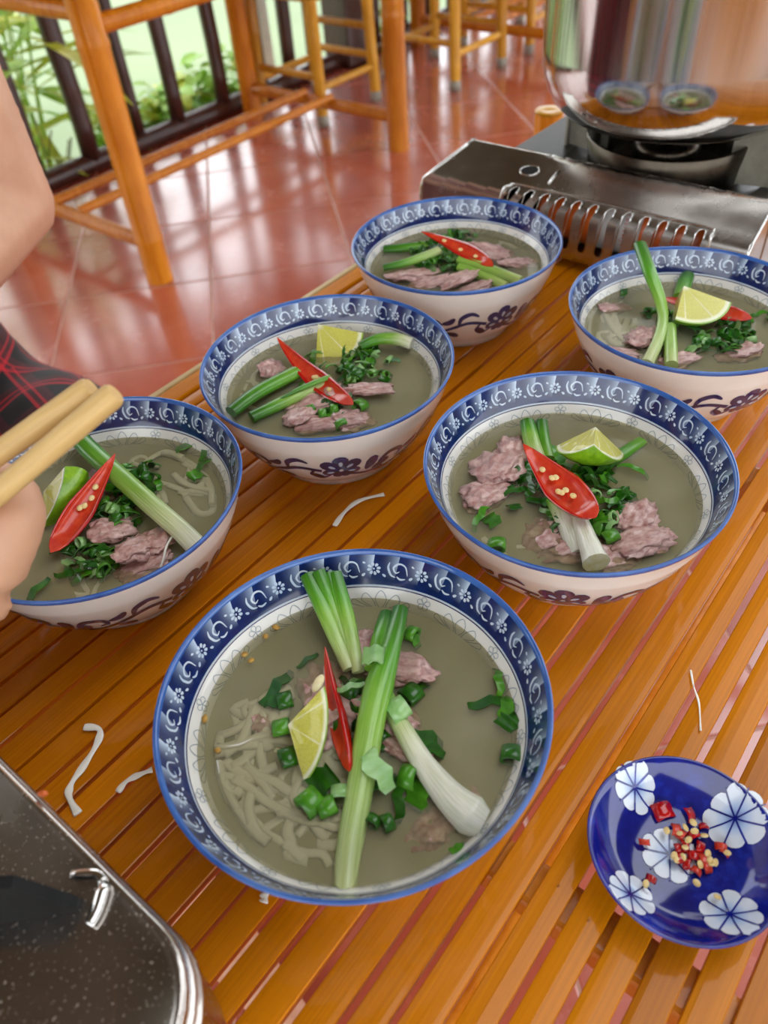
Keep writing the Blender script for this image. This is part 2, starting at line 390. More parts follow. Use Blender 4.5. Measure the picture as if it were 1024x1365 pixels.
# ------------------------------------------------------------------ floor, roof, railing, pond
DECK_IN, DECK_OUT = 2.78, -2.4     # deck edges measured across the slats
def clip(poly, n, d):              # keep n.p <= d
    out = []
    for i in range(len(poly)):
        a, b = poly[i], poly[(i + 1) % len(poly)]; da, db = a.dot(n) - d, b.dot(n) - d
        if da <= 0: out.append(a)
        if da * db < 0: out.append(a + (b - a) * (da / (da - db)))
    return out
fb = MB()
cor = [ts(-2.2, DECK_OUT), ts(6.2, DECK_OUT), ts(6.2, DECK_IN), ts(-2.2, DECK_IN)]
fb.add([p + Z * -.0016 for p in cor] + [p + Z * -.3 for p in cor], [[0, 1, 2, 3], [7, 6, 5, 4], [0, 4, 5, 1], [1, 5, 6, 2], [2, 6, 7, 3], [3, 7, 4, 0]])
floor = fb.build('floor', 'grout', smooth=False); tag(floor, 'red clay tiled terrace floor with pale joints', None, None, 'structure')
ta = radians(6.4); TX, TY = V((cos(ta), sin(ta), 0)), V((-sin(ta), cos(ta), 0)); TS = .4006
o0 = px(281, 372, 0)
for i in range(-7, 9):
    for j in range(-8, 10):
        g = .0022
        q = [o0 + TX * ((i + a) * TS + (g if a == 0 else -g)) + TY * ((j + b) * TS + (g if b == 0 else -g)) for a, b in ((0, 0), (1, 0), (1, 1), (0, 1))]
        cc = sum(q, V()) / 4
        if cc.length > 4.9 or cc.y < -.9 or cc.x < -2.2 or cc.x > 2.6: continue
        q = clip(q, S, DECK_IN)
        q = clip(q, -S, -DECK_OUT) if q else q
        if len(q) < 3: continue
        c = sum(q, V()) / len(q); n_ = len(q); b_ = .003
        q = [p - c for p in q]; inner = [p * (1 - b_ / max(p.length, .01)) for p in q]
        dz = random.uniform(-.0004, .0004)
        vs_ = [p + Z * (-.006) for p in q] + [p + Z * (-.0015 + dz) for p in q] + [p + Z * dz for p in inner]
        fs = [[2 * n_ + k for k in range(n_)]] + [[a * n_ + k, a * n_ + (k + 1) % n_, (a + 1) * n_ + (k + 1) % n_, (a + 1) * n_ + k] for a in (0, 1) for k in range(n_)]
        link('tile', me_from(vs_, fs, 'tile', None, False, ['tile']), floor, c)
# terrace roof, then two added pieces that narrow the open sky
rb = MB()
cor = [ts(-2.4, .2), ts(6.4, .2), ts(6.4, 3.3), ts(-2.4, 3.3)]
rb.add([p + Z * 2.75 for p in cor] + [p + Z * 2.83 for p in cor], [[3, 2, 1, 0], [4, 5, 6, 7], [0, 1, 5, 4], [1, 2, 6, 5], [2, 3, 7, 6], [3, 0, 4, 7]])
cor = [ts(-2.4, -4.0), ts(6.4, -4.0), ts(6.4, -.95), ts(-2.4, -.95)]  # unseen second roof, added to leave only a strip of sky
rb.add([p + Z * 2.75 for p in cor] + [p + Z * 2.83 for p in cor], [[3, 2, 1, 0], [4, 5, 6, 7], [0, 1, 5, 4], [1, 2, 6, 5], [2, 3, 7, 6], [3, 0, 4, 7]])
cor = [ts(-2.4, -.95), ts(-.1, -.95), ts(-.1, .2), ts(-2.4, .2)]  # unseen strip, added to darken the lower left of the table
rb.add([p + Z * 2.75 for p in cor] + [p + Z * 2.83 for p in cor], [[3, 2, 1, 0], [4, 5, 6, 7], [0, 1, 5, 4], [1, 2, 6, 5], [2, 3, 7, 6], [3, 0, 4, 7]])
tag(rb.build('ceiling', 'roof', smooth=False), 'two brown boarded roofs over the terrace with an open strip between', None, None, 'structure')

wb = MB(); cw = ts(-1.35, 1.7)  # unseen wall, added to keep low light from behind off the table
wb.box((0, 0, 1.37), (.08, 2.1, 2.74))
o = wb.build('wall_back', 'roof', None, False, loc=cw); o.rotation_euler = (0, 0, ANG); tag(o, 'brown boarded wall closing the terrace end', None, None, 'structure')
RS = 2.68                           # railing line
def pole(mb, a, b, r, n=14, nodes=0, taper=1.0, wob=0.0):
    a, b = V(a), V(b); L = (b - a).length; k = max(5, int(L / .12) + 1)
    pts = []; rr = []
    for i in range(k + 1):
        t = i / k; pts.append(a.lerp(b, t) + V((noise.noise(V((t * 3, a.x * 7, a.y))), noise.noise(V((a.y * 5, t * 3, a.x))), 0)) * wob); rr.append(r * (1 + (taper - 1) * t))
    mb.tube(pts, rr, n)
    return mb
def make_railing():
    root = empty('terrace_railing', ts(1.6, RS, 0), ANG, 'dark brown wooden railing with round uprights along the pond', 'railing')
    pole(MB(), (-2.6, 0, .03), (4.2, 0, .03), .034).build('bottom_rail', 'darkwood', root)
    pole(MB(), (-2.6, 0, .86), (4.2, 0, .86), .04).build('top_rail', 'darkwood', root)
    tt = [.48, .69, .90, 1.11, 1.326, 1.539, 1.755, 1.941, 2.178, 2.39, 2.56, 2.72] + [3.12 + .21 * i for i in range(10)]
    tt = [x * 1.035 for x in tt]
    for t in tt:
        pole(MB(), (t - 1.6, 0, .04), (t - 1.6 + random.uniform(-.01, .01), 0, .84), random.uniform(.029, .034) if abs(t - 1.816) > .01 else .022, 12, wob=.006).build('upright', 'darkwood', root)
    return root
make_railing()
pm = MB(); pm.box((0, 0, 1.38), (.15, .15, 2.74), None, .008)
tag(pm.build('roof_post', 'darkwood', None, False, loc=ts(3.03, RS - .01, 0)), 'thick square dark post standing in the railing line', 'post').rotation_euler = (0, 0, ANG)
pm = MB(); pole(pm, (0, 0, -.9), (0, 0, 1.0), .06, 16)
o = pm.build('concrete_post', 'concrete', None, loc=V((*ps(346, 60, 3.1)[:2], 0))); tag(o, 'pale round concrete post standing in the pond behind the railing', 'post')
# pond and bank
wm = MB(); c4 = [ts(-30, 2.9), ts(40, 2.9), ts(40, 60), ts(-30, 60)]
wm.add([p + Z * -.75 for p in c4], [[0, 1, 2, 3]])
tag(wm.build('pond_water', 'water', smooth=False), 'calm pale green pond water beyond the railing', 'water', None, 'stuff')
bm_ = MB(); N1, N2 = 90, 8; vs_ = []
for i in range(N1 + 1):
    for j in range(N2 + 1):
        t = -3 + 9 * i / N1; s_ = 2.79 + .6 * j / N2
        vs_.append(ts(t, s_ + .08 * noise.noise(V((t * 2, j, 0))), -.28 - .6 * (j / N2) ** 1.4 + .05 * noise.noise(V((t * 3, s_ * 5, 2)))))
bm_.add(vs_, [[i * (N2 + 1) + j, (i + 1) * (N2 + 1) + j, (i + 1) * (N2 + 1) + j + 1, i * (N2 + 1) + j + 1] for i in range(N1) for j in range(N2)])
tag(bm_.build('pond_bank', 'soil'), 'muddy strip of bank below the terrace edge', None, None, 'structure')
# ground on the open side
gm = MB(); c4 = [ts(-30, -40), ts(40, -40), ts(40, DECK_OUT), ts(-30, DECK_OUT)]
gm.add([p + Z * -.2 for p in c4], [[0, 1, 2, 3]])
tag(gm.build('garden_ground', 'soil', smooth=False), 'bare ground beside the terrace', None, None, 'structure')

def leaf_mesh(L, W, droop, name, mat, n=5):
    vs_ = []; fs = []
    for i in range(n + 1):
        t = i / n; w_ = W * sin(pi * min(1, t * .93 + .06)) ** .8; x = L * t; z = -droop * t * t
        vs_ += [(x, -w_ / 2, z + w_ * .15), (x, 0, z), (x, w_ / 2, z + w_ * .15)]
    for i in range(n):
        for k in (0, 1): fs.append([i * 3 + k, i * 3 + k + 1, i * 3 + k + 4, i * 3 + k + 3])
    return me_from(vs_, fs, name, None, True, [mat])
LONG = [leaf_mesh(.42, .045, .12, 'leaf', m_) for m_ in ('leafY', 'leafG')]
MID = [leaf_mesh(.2, .04, .06, 'leaf', m_) for m_ in ('leafY', 'leafG')]
SMALL = [leaf_mesh(.05, .026, .012, 'leaf', m_) for m_ in ('leafG', 'leafG', 'leafY')]
def plant(t, s_, z0, h, nst, nleaf, meshes, spread, label, group=None, scale=1.0, stem_r=.006):
    root = empty('leafy_plant', ts(t, s_, z0), ANG, label, 'plant', group)
    for i in range(nst):
        a = random.uniform(0, 2 * pi); r = random.uniform(.2, 1) * spread
        p0 = V((random.uniform(-.3, .3) * spread, random.uniform(-.3, .3) * spread, 0)); p1 = V((r * cos(a), r * sin(a), h * random.uniform(.7, 1)))
        mid = p0.lerp(p1, .5) + V((0, 0, .12 * h))
        path = crom([p0, mid, p1], 4)
        MB().tube(path, [stem_r * (1 - .6 * k / len(path)) for k in range(len(path))], 6).build('stem', 'leafG', root)
        for k in range(nleaf):
            q = path[min(len(path) - 1, int(len(path) * (.25 + .75 * (k + 1) / nleaf)) - 1)]
            l = link('leaf', random.choice(meshes), root, q)
            l.rotation_euler = (random.uniform(-.5, .5), random.uniform(-.7, .3), random.uniform(0, 2 * pi)); sc = scale * random.uniform(.7, 1.15); l.scale = (sc, sc, sc)
    return root
plant(1.50, 3.02, -.55, 1.4, 16, 9, LONG + MID + [LONG[0]] * 3, .36, 'tall yellow-green plant with long strap leaves behind the railing')
plant(1.12, 3.0, -.5, 1.2, 12, 8, MID + LONG, .3, 'yellow-green leafy plant at the railing end beside the seated person')
for i, (t, s_) in enumerate(((1.98, 2.86), (2.2, 2.88), (1.84, 2.9), (2.38, 2.87))):
    plant(t, s_, -.3, .46, 18, 9, SMALL, .15, 'low bright green plant with small leaves under the railing', 'low green plants along the railing', 1.7, .003)
plant(2.52, 2.82, -.3, .55, 12, 9, SMALL, .09, 'slim upright bright green plant beside the concrete post', None, 1.0, .003)
plant(3.4, 2.9, -.3, .7, 12, 8, MID, .25, 'yellow-green bush behind the railing past the thick post')
tw = MB()
for i in range(26):
    a = ts(1.36 + random.uniform(-.12, .2), 2.84 + random.uniform(-.04, .1), -.32); b = a + V((random.uniform(-.12, .12), random.uniform(-.1, .1), random.uniform(.2, .5)))
    tw.tube(crom([a, a.lerp(b, .5) + V((random.uniform(-.05, .05), 0, .05)), b], 3), .003, 4)
tag(tw.build('dry_twigs', 'twig'), 'tangle of thin dry twigs behind the railing foot', 'twigs', None, 'stuff')

# ------------------------------------------------------------------ bamboo furniture
SLATU = None
def slat_unit():
    """bamboo strip, 1 m long x 1 wide x 6 mm thick with rounded shoulders"""
    pr = [(-.5, -.006), (-.5, -.0009), (-.47, -.0003), (-.3, -.0001), (0, 0), (.3, -.0001), (.47, -.0003), (.5, -.0009), (.5, -.006)]
    n = 8; vs_ = []; fs = []
    for i in range(n + 1):
        for y, z in pr: vs_.append((i / n - .5, y, z))
    k = len(pr)
    for i in range(n):
        for j in range(k): fs.append([i * k + j, i * k + (j + 1) % k, (i + 1) * k + (j + 1) % k, (i + 1) * k + j][::-1])
    fs.append(list(range(k))); fs.append([n * k + j for j in range(k)][::-1])
    me = me_from(vs_, fs, 'slat', None, False, ['slat']); return me
SLATU = slat_unit()
def bpole(root, name, a, b, r, mat='pole', nodes=2, n=16):
    mb = MB(); a, b = V(a), V(b); d = b - a; L = d.length
    pts = []; rr = []
    marks = sorted(random.uniform(.1, .9) for _ in range(nodes))
    stops = sorted(set([0, 1] + [x for m_ in marks for x in (m_ - .012 / L, m_ - .004 / L, m_ + .004 / L, m_ + .012 / L) if 0 < x < 1]))
    for x in stops:
        bulge = 1.0
        for m_ in marks:
            if abs(x - m_) < .005 / L: bulge = 1.05
        pts.append(a + d * x); rr.append(r * bulge)
    mb.tube(pts, rr, n)
    return smooth_by_angle(mb.build(name, mat, root), 50)
def bamboo_table(name, root, t0, t1, s0, s1, H, gaps, legs, far_edge=True, low=None):
    """root frame: x along the slats, y across"""
    L = t1 - t0
    for a, b, gw in gaps:
        o = link('slat', SLATU, root, ((t0 + t1) / 2 + random.uniform(-.003, .003), (a + b) / 2, H + random.uniform(-.0006, .0004)))
        o.scale = (L, (b - a) - gw, 1); o.rotation_euler = (random.uniform(-.02, .02), 0, random.uniform(-.0015, .0015))
# our table --------------------------------------------------
troot = empty('bamboo_table', ts(0, 0, 0), ANG, 'orange varnished bamboo slat table that carries the soup bowls', 'table')
known = [-.0238, -.0061, .0114, .0292, .0465, .0648, .0817, .0995, .1175, .1342, .1508, .1675, .1842, .2011, .2184, .2366, .2536, .2715, .2908, .3105, .3275, .346, .3636, .3815, .399, .417, .4345, .4525, .468]
x = known[0]
while x > -.27: x -= .0178 + random.uniform(-.0006, .0006); known.insert(0, x)
gaps = [(a, b, .0035 if a < .12 else .0025) for a, b in zip(known[:-1], known[1:])]
T0, T1 = -.40, 1.03
bamboo_table('bamboo_table', troot, T0, T1, None, None, ZT, gaps, None)
o = MB().box(((T0 + T1) / 2, .479, ZT - .006), (T1 - T0, .0185, .013), None, .002).build('edge_slat', 'slat', troot, False)
o = MB().box(((T0 + T1) / 2, .4915, ZT - .0085), (T1 - T0, .006, .019), None, .0015).build('edge_strip', 'edge', troot, False)
o = MB().box(((T0 + T1) / 2, known[0] - .008, ZT - .008), (T1 - T0, .016, .016), None, .002).build('edge_strip', 'slat', troot, False)
for t in (-.3, .135, .46, .78, .96):
    MB().box((t, .1, ZT - .0165), (.022, .76, .02), None, .003).build('cross_bar', 'pole', troot, False)
for q, (t, s_) in enumerate(((.132, .020), (.137, .0375), (.133, -.015), (.46, .092), (.457, .176), (.463, .262), (.134, .245), (.136, .336))):
    MB().lathe([(0, .0003), (.0005, .0002), (.0007, -.0004)], 10).build('nail', 'node', troot, loc=(t, s_, ZT))
for (t, s_) in ((-.33, -.24), (-.33, .44), (.94, -.24), (.94, .44)):
    bpole(troot, 'leg', (t, s_, 0), (t, s_, ZT - .027), .036, 'pole', 3)
bpole(troot, 'stretcher', (-.33, -.24, .2), (-.33, .44, .2), .017); bpole(troot, 'stretcher', (.94, -.24, .2), (.94, .44, .2), .017)
bpole(troot, 'stretcher', (-.33, .10, .235), (.94, .10, .235), .014)
# bamboo corner post beside the far table edge
o = empty('bamboo_corner_post', ts(.985, .525, 0), 0, 'upright orange bamboo post with open top behind the pot at the table edge', 'post')
bpole(o, 'post', (0, 0, 0), (0, 0, .685), .019, 'pole', 3)
MB().lathe([(.0, .685), (.011, .6855), (.019, .686), (.019, .683)], 16).build('post_top', 'poleY', o)

def side_table(center, label):
    root = empty('bamboo_table', center, ANG, label, 'table', None)
    a, b = .56, .372     # half spacing of legs
    for sx, sy in ((-1, -1), (1, -1), (1, 1), (-1, 1)): bpole(root, 'leg', (sx * a, sy * b, 0), (sx * a, sy * b, .745), .037, 'pole', 2, 18)
    for sx in (-1, 1):
        bpole(root, 'end_stretcher', (sx * a, -b, .108), (sx * a, b, .108), .021); bpole(root, 'end_rail', (sx * a, -b, .655), (sx * a, b, .655), .022)
    for y in (-.065, .065): bpole(root, 'foot_bar', (-a, y, .132), (a, y, .132), .014)
    for sy in (-1, 1): bpole(root, 'side_rail', (-a, sy * b, .625), (a, sy * b, .625), .022)
    W_ = .92; n = 44
    for i in range(n):
        o = link('slat', SLATU, root, (0, -W_ / 2 + W_ * (i + .5) / n, .765)); o.scale = (1.36, W_ / n - .004, 1)
    for sy in (-1, 1): MB().box((0, sy * (W_ / 2 + .003), .76), (1.36, .006, .018)).build('edge_strip', 'edge', root, False)
    for x in (-.45, 0, .45): MB().box((x, 0, .749), (.022, .9, .018)).build('cross_bar', 'pole', root, False)
    return root
A_, C_ = px(213, 372, 0), px(533, 199, 0)
ctr2 = (A_ + C_) / 2 + S * .372
side_table(ctr2, 'orange bamboo table with two long foot bars beside the railing')
side_table(ctr2 + T * 2.25, 'orange bamboo table standing past the thick dark post')
def stool(corner, label, mat='poleY', side=.36, H=.45, group=None):
    """corner: the foot whose edges run along +T and +S"""
    c = corner + T * side / 2 + S * side / 2
    root = empty('bamboo_stool', V((c.x, c.y, 0)), ANG, label, 'stool', group); h = side / 2
    for sx, sy in ((-1, -1), (1, -1), (1, 1), (-1, 1)):
        bpole(root, 'leg', (sx * h, sy * h, .0), (sx * h * .93, sy * h * .93, H - .03), .022, mat, 2, 12)
        MB().tube([(sx * h * 1.001, sy * h * 1.001, .0005), (sx * h * .995, sy * h * .995, .04)], .0228, 12).build('foot_tip', 'support', root)
    for (x0, y0, x1, y1, z) in ((-h, -h, h, -h, .13), (h, -h, h, h, .17), (h, h, -h, h, .13), (-h, h, -h, -h, .17), (h, -h, h, h, .27)):
        bpole(root, 'stretcher', (x0 * .97, y0 * .97, z), (x1 * .97, y1 * .97, z), .0135, mat, 1, 10)
    for s_ in (-1, 1):
        bpole(root, 'seat_rail', (-h, s_ * h * .93, H - .025), (h, s_ * h * .93, H - .025), .018, mat, 1, 12); bpole(root, 'seat_rail', (s_ * h * .93, -h, H - .025), (s_ * h * .93, h, H - .025), .018, mat, 1, 12)
    n = 16; W_ = side + .03
    for i in range(n):
        o = link('slat', SLATU, root, (0, -W_ / 2 + W_ * (i + .5) / n, H)); o.scale = (W_, W_ / n - .003, 1)
    return root
stool(px(432, 168, 0), 'bamboo stool between the foot-bar table and the thick dark post', 'poleY', .33)
stool(px(607, 121, 0), 'yellow bamboo stool standing on open tiles behind the vented stove')
stool(px(705, 72, 0), 'yellow bamboo stool partly hidden behind the stock pot')
stool(px(622, 30, 0) - S * .27 + T * .08, 'yellow bamboo stool in the row past the open-tile stool', 'poleY', .27)

# ------------------------------------------------------------------ soup bowl with painted pattern
OUT = [(.0, .003), (.044, .003), (.0455, 0.0), (.049, 0.0), (.0505, .004), (.0575, .0115), (.0655, .021), (.0725, .0325), (.0778, .0445), (.0808, .0525), (.0822, .0560), (.0825, .0585), (.0846, .0635), (.0852, .0660), (.0868, .0695)]
RIM = [(.0872, .0707), (.0875, .0718), (.0872, .0726), (.0863, .0728), (.0855, .0722)]
INN = [(.0849, .0705), (.0825, .0645), (.0800, .0590), (.0776, .0545), (.0758, .0520), (.0730, .0485), (.066, .036), (.056, .022), (.044, .0115), (.028, .0068), (0, .006)]
prof = OUT + RIM + INN
mats_ = []
for j in range(len(prof) - 1):
    if j < len(OUT) - 1: mats_.append(0)
    elif j < len(OUT) + len(RIM): mats_.append(1)
    else: mats_.append(2 if prof[j][1] > .0546 and prof[j + 1][1] > .0544 else 0)
class Surf:
    """maps (arc fraction, distance along a profile) to a point lifted off a surface of revolution"""
    def __init__(s, pr, sign, lift):
        s.p = [V(q) for q in pr]; s.L = [0]
        for i in range(1, len(pr)): s.L.append(s.L[-1] + (s.p[i] - s.p[i - 1]).length)
        s.sign, s.lift = sign, lift
    def at(s, a, d):
        d = max(0, min(d, s.L[-1] - 1e-7)); i = max(k for k in range(len(s.L) - 1) if s.L[k] <= d)
        f = (d - s.L[i]) / (s.L[i + 1] - s.L[i]); q = s.p[i].lerp(s.p[i + 1], f); tg = (s.p[i + 1] - s.p[i]).normalized()
        nrm = V((tg.y, -tg.x)) * s.sign; q = q + nrm * s.lift
        return V((q.x * cos(a), q.x * sin(a), q.y))
class Paint:
    """strokes and petals drawn on a Surf; x in metres of arc at radius R, y in metres along the profile"""
    def __init__(s, surf, R): s.s = surf; s.R = R; s.mb = MB(); s.off = 0; s.yc = .0365; s.ys = 1.0
    def P(s, x, y): return s.s.at(s.off + x / s.R, s.yc + (y - s.yc) * s.ys)
    def stroke(s, pts, w, taper=True, n=6, closed=False):
        pts = crom([(p[0], p[1], 0) for p in pts], n); m = len(pts); vs_ = []; fs = []
        for i, p in enumerate(pts):
            d = (pts[min(i + 1, m - 1)] - pts[max(i - 1, 0)]); d.normalize(); nn = V((-d.y, d.x, 0)); t = i / (m - 1)
            ww = w * (.18 + .82 * sin(pi * min(1, max(0, t))) ** .7 if taper is True else (1 - t * .85 if taper == 'end' else 1)) / 2
            vs_ += [s.P(*(p + nn * ww)[:2]), s.P(*(p - nn * ww)[:2])]
        for i in range(m - 1): fs.append([2 * i, 2 * i + 1, 2 * i + 3, 2 * i + 2])
        s.mb.add(vs_, fs)
    def petal(s, x, y, ang, L, W, n=10, base=0):
        vs_ = [s.P(x + cos(ang) * (base + L * .5), y + sin(ang) * (base + L * .5))]; fs = []
        for k in range(n):
            th = 2 * pi * k / n; l = base + L * .5 - L * .5 * cos(th); ww = W * .5 * sin(th) * (1.15 - .3 * cos(th))
            vs_.append(s.P(x + cos(ang) * l - sin(ang) * ww, y + sin(ang) * l + cos(ang) * ww))
        for k in range(n): fs.append([0, 1 + k, 1 + (k + 1) % n])
        s.mb.add(vs_, fs)
    def ring(s, y, w, n=160):
        vs_ = []; fs = []
        for i in range(n):
            a = 2 * pi * i / n; vs_ += [s.s.at(a, y), s.s.at(a, y + w)]
        for i in range(n): j = (i + 1) % n; fs.append([2 * i, 2 * i + 1, 2 * j + 1, 2 * j])
        s.mb.add(vs_, fs)
sin_ = Surf([RIM[-1]] + INN, 1, .00025)
sout = Surf(OUT[4:], 1, .00025)
bowl_root = empty('soup_bowl', (0, 0, 0))
MB().lathe(prof, 112, mats=mats_).build('bowl_body', ['white', 'rimblue', 'band'], bowl_root)
# pale pattern on the navy band (y = distance below the rim)
ip = Paint(sin_, .0815)
for k in range(20):
    ip.off = 2 * pi * k / 20; st = 2 * pi * .0815 / 20
    fx, fy = .004, .0098
    for j in range(8): ip.petal(fx, fy, j * pi / 4 + .2, .0023, .0014, 8, base=.0014)
    ip.petal(fx - .0005, fy, 0, .001, .001, 6)
    ip.petal(fx + .0046, fy + .0026, .7, .0026, .0013, 8); ip.petal(fx - .0044, fy + .0028, 2.5, .0024, .0012, 8); ip.petal(fx + .0042, fy - .003, -.5, .0018, .001, 8)
    cx = fx + st * .5
    ip.stroke([(cx - .0052, fy + .0022), (cx - .0038, fy - .0028), (cx - .0004, fy - .0040), (cx + .0024, fy - .0014), (cx + .0012, fy + .0014), (cx - .0008, fy + .0004)], .0011)
    ip.stroke([(cx + .0012, fy + .0040), (cx + .0038, fy + .0028), (cx + .0052, fy - .0012), (cx + .0044, fy - .0044)], .0012)
    ip.stroke([(cx - .0042, fy + .0042), (cx - .0014, fy + .0048), (cx + .0006, fy + .0034)], .0011)
ip.ring(.0188, .0007)
ip.mb.build('inner_band_pattern', 'paleline', bowl_root, False)
ip = Paint(sin_, .0815); ip.ring(.0199, .0006); ip.mb.build('inner_line', 'navyline', bowl_root, False)
# grey lotus tracery on the white inside
ip = Paint(sin_, .073)
for k in range(10):
    ip.off = 2 * pi * k / 10; st = 2 * pi * .073 / 10; y0 = .0325
    for (dx, h, w_) in ((0, .0105, .006), (-.007, .009, .006), (.007, .009, .006), (-.0125, .006, .005), (.0125, .006, .005)):
        ip.stroke([(dx * .3, y0), (dx - w_ / 2, y0 - h * .55), (dx * 1.15, y0 - h), (dx + w_ / 2, y0 - h * .55), (dx * .3, y0)], .00045, taper=0, n=5)
    cx = st / 2
    for j in range(5): 
        a = j * 2 * pi / 5 - pi / 2; ip.stroke([(cx, y0 - .008), (cx + .0028 * cos(a - .5), y0 - .008 + .0028 * sin(a - .5)), (cx + .0036 * cos(a), y0 - .008 + .0036 * sin(a)), (cx + .0028 * cos(a + .5), y0 - .008 + .0028 * sin(a + .5)), (cx, y0 - .008)], .0004, taper=0, n=3)
ip.mb.build('inner_tracery', 'greyline', bowl_root, False)
# navy vine outside
op = Paint(sout, .072); op.ys = 1.3; op.yc = .034
for k in range(5):
    op.off = 2 * pi * k / 5; st = 2 * pi * .072 / 5      # about 90 mm of arc
    x0, y0 = .012, .0365
    for a, L, W_ in ((90, .012, .0075), (38, .0125, .0068), (142, .0125, .0068), (-12, .0105, .0056), (192, .0105, .0056), (-65, .008, .005), (245, .008, .005)):
        op.petal(x0, y0, radians(a), L * 1.12, W_ * 1.15, 12, base=.0012)
    op.stroke([(x0 + .005, y0 - .006), (x0 + .018, y0 - .010), (x0 + .034, y0 - .0085), (x0 + .05, y0 - .001), (x0 + .064, y0 + .004), (x0 + .078, y0 + .001)], .0030, taper=0)
    op.stroke([(x0 + .03, y0 - .009), (x0 + .026, y0 - .001), (x0 + .031, y0 + .006), (x0 + .039, y0 + .0058), (x0 + .0415, y0 + .001), (x0 + .037, y0 - .0012)], .0038)
    op.stroke([(x0 + .043, y0 + .0035), (x0 + .049, y0 + .0052), (x0 + .053, y0 + .0095)], .0046)
    op.stroke([(x0 + .056, y0 + .0015), (x0 + .058, y0 + .009), (x0 + .065, y0 + .0125), (x0 + .071, y0 + .0095)], .0038)
    op.petal(x0 + .017, y0 - .006, radians(72), 0.0156, 0.0068); op.petal(x0 + .021, y0 - .0075, radians(38), 0.0144, 0.0054)
    op.petal(x0 + .045, y0 - .006, radians(-25), 0.0120, 0.0051); op.petal(x0 + .036, y0 - .010, radians(200), 0.0120, 0.0046)
    op.stroke([(x0 - .006, y0 - .004), (x0 - .014, y0 - .009), (x0 - .02, y0 - .004), (x0 - .017, y0 + .003)], .0030)
    op.petal(x0 - .012, y0 - .008, radians(150), 0.0108, 0.0046)
op.mb.cur = 1; op.s.lift = .0004
for k in range(5):
    op.off = 2 * pi * k / 5
    for a in (90, 38, 142, -12, 192): op.petal(.012, .0365, radians(a), .0052, .0022, 8, base=.0045)
op.mb.build('outer_vine_pattern', ['navyline', 'paleline'], bowl_root, False)
for ch in bowl_root.children:
    if 'body' not in ch.name: tag(ch, kind='stuff')
BW = {'B1': ((-.0213, .1896), .1, 'by the flowered saucer', 'blue and white soup bowl with crossed scallion stalks, next to the flowered chilli saucer'),
      'B2': ((.1121, .3315), .5, 'with the open chilli half', 'blue and white soup bowl with a big open chilli half and a green-skinned lime wedge'),
      'B3': ((-.0300, .4570), .84, 'with the flat-lying lime', 'blue and white soup bowl between the one under the chopsticks and the one without lime'),
      'B4': ((.0796, .6169), 1.16, 'without lime', 'blue and white soup bowl without any lime, in front of the vented stove'),
      'B5': ((.2334, .4867), 1.02, 'with scallion over its rim', 'blue and white soup bowl with a scallion stalk rising over its rim'),
      'B6': ((-.1681, .3455), .35, 'under the chopsticks', 'blue and white soup bowl under the hand and chopsticks')}
first = True
for k, (c, rot, where, lab) in BW.items():
    r = bowl_root if first else copy_tree(bowl_root); first = False
    r.location = (c[0], c[1], ZT); r.rotation_euler = (0, 0, rot); tag(r, lab, 'bowl', 'soup bowls on the slat table')
    b = MB(); n = 72; rings = [0, .02, .04, .058, .068, .0718, .0733]; vs_ = [(0, 0, 0)]; fs = []
    for ri in rings[1:]:
        for i in range(n): a = 2 * pi * i / n; vs_.append((ri * cos(a), ri * sin(a), .0008 if ri == .0733 else 0))
    for i in range(n): fs.append([0, 1 + i, 1 + (i + 1) % n])
    for q in range(len(rings) - 2):
        for i in range(n): j = (i + 1) % n; fs.append([1 + q * n + i, 1 + (q + 1) * n + i, 1 + (q + 1) * n + j, 1 + q * n + j])
    b.add(vs_, fs); b.cur = 1
    for dz_, sc_ in ((-.0035, .968), (-.0075, .93)):
        b.add([(v_[0] * sc_, v_[1] * sc_, dz_) for v_ in vs_], fs)
    tag(b.build('broth', ['broth', 'brothcloud'], None, True, loc=(c[0], c[1], BRZ)), 'cloudy grey-green broth in the soup bowl ' + where, 'broth', None, 'stuff')

# ------------------------------------------------------------------ food
def place(B, lab): return lab + ' in the bowl ' + BW[B][2]
def bz(dz=0): return BRZ + dz
def stalk(B, lab, pts, rad, mat, flat=.85, n=12, group=None, cut=None):
    """pts: (u, v, height over the broth)"""
    P = [px(u, v, bz(h)) for u, v, h in pts]; k = 6; path = crom(P, k); m = len(path)
    rr = [rad[min(int(i / k), len(rad) - 1)] + (rad[min(int(i / k) + 1, len(rad) - 1)] - rad[min(int(i / k), len(rad) - 1)]) * ((i / k) % 1) for i in range(m)]
    mb = MB().tube(path, rr, n, flat); c = sum(mb.v, V()) / len(mb.v); mb.v = [v - c for v in mb.v]
    o = smooth_by_angle(mb.build('scallion_stalk', mat, None, loc=c), 60); tag(o, place(B, lab), 'scallion', group)
    if cut:
        d = (path[-1] - path[-2]).normalized(); R = d.to_track_quat('Z', 'Y').to_matrix()
        MB().lathe([(0, .0006), (rr[-1] * .5, .0005), (rr[-1] * .97, .0001)], 14).build('cut_end', 'cutend', o)
        e = o.children[0]; e.matrix_local = Matrix.Translation(path[-1] - c) @ R.to_4x4()
    return o
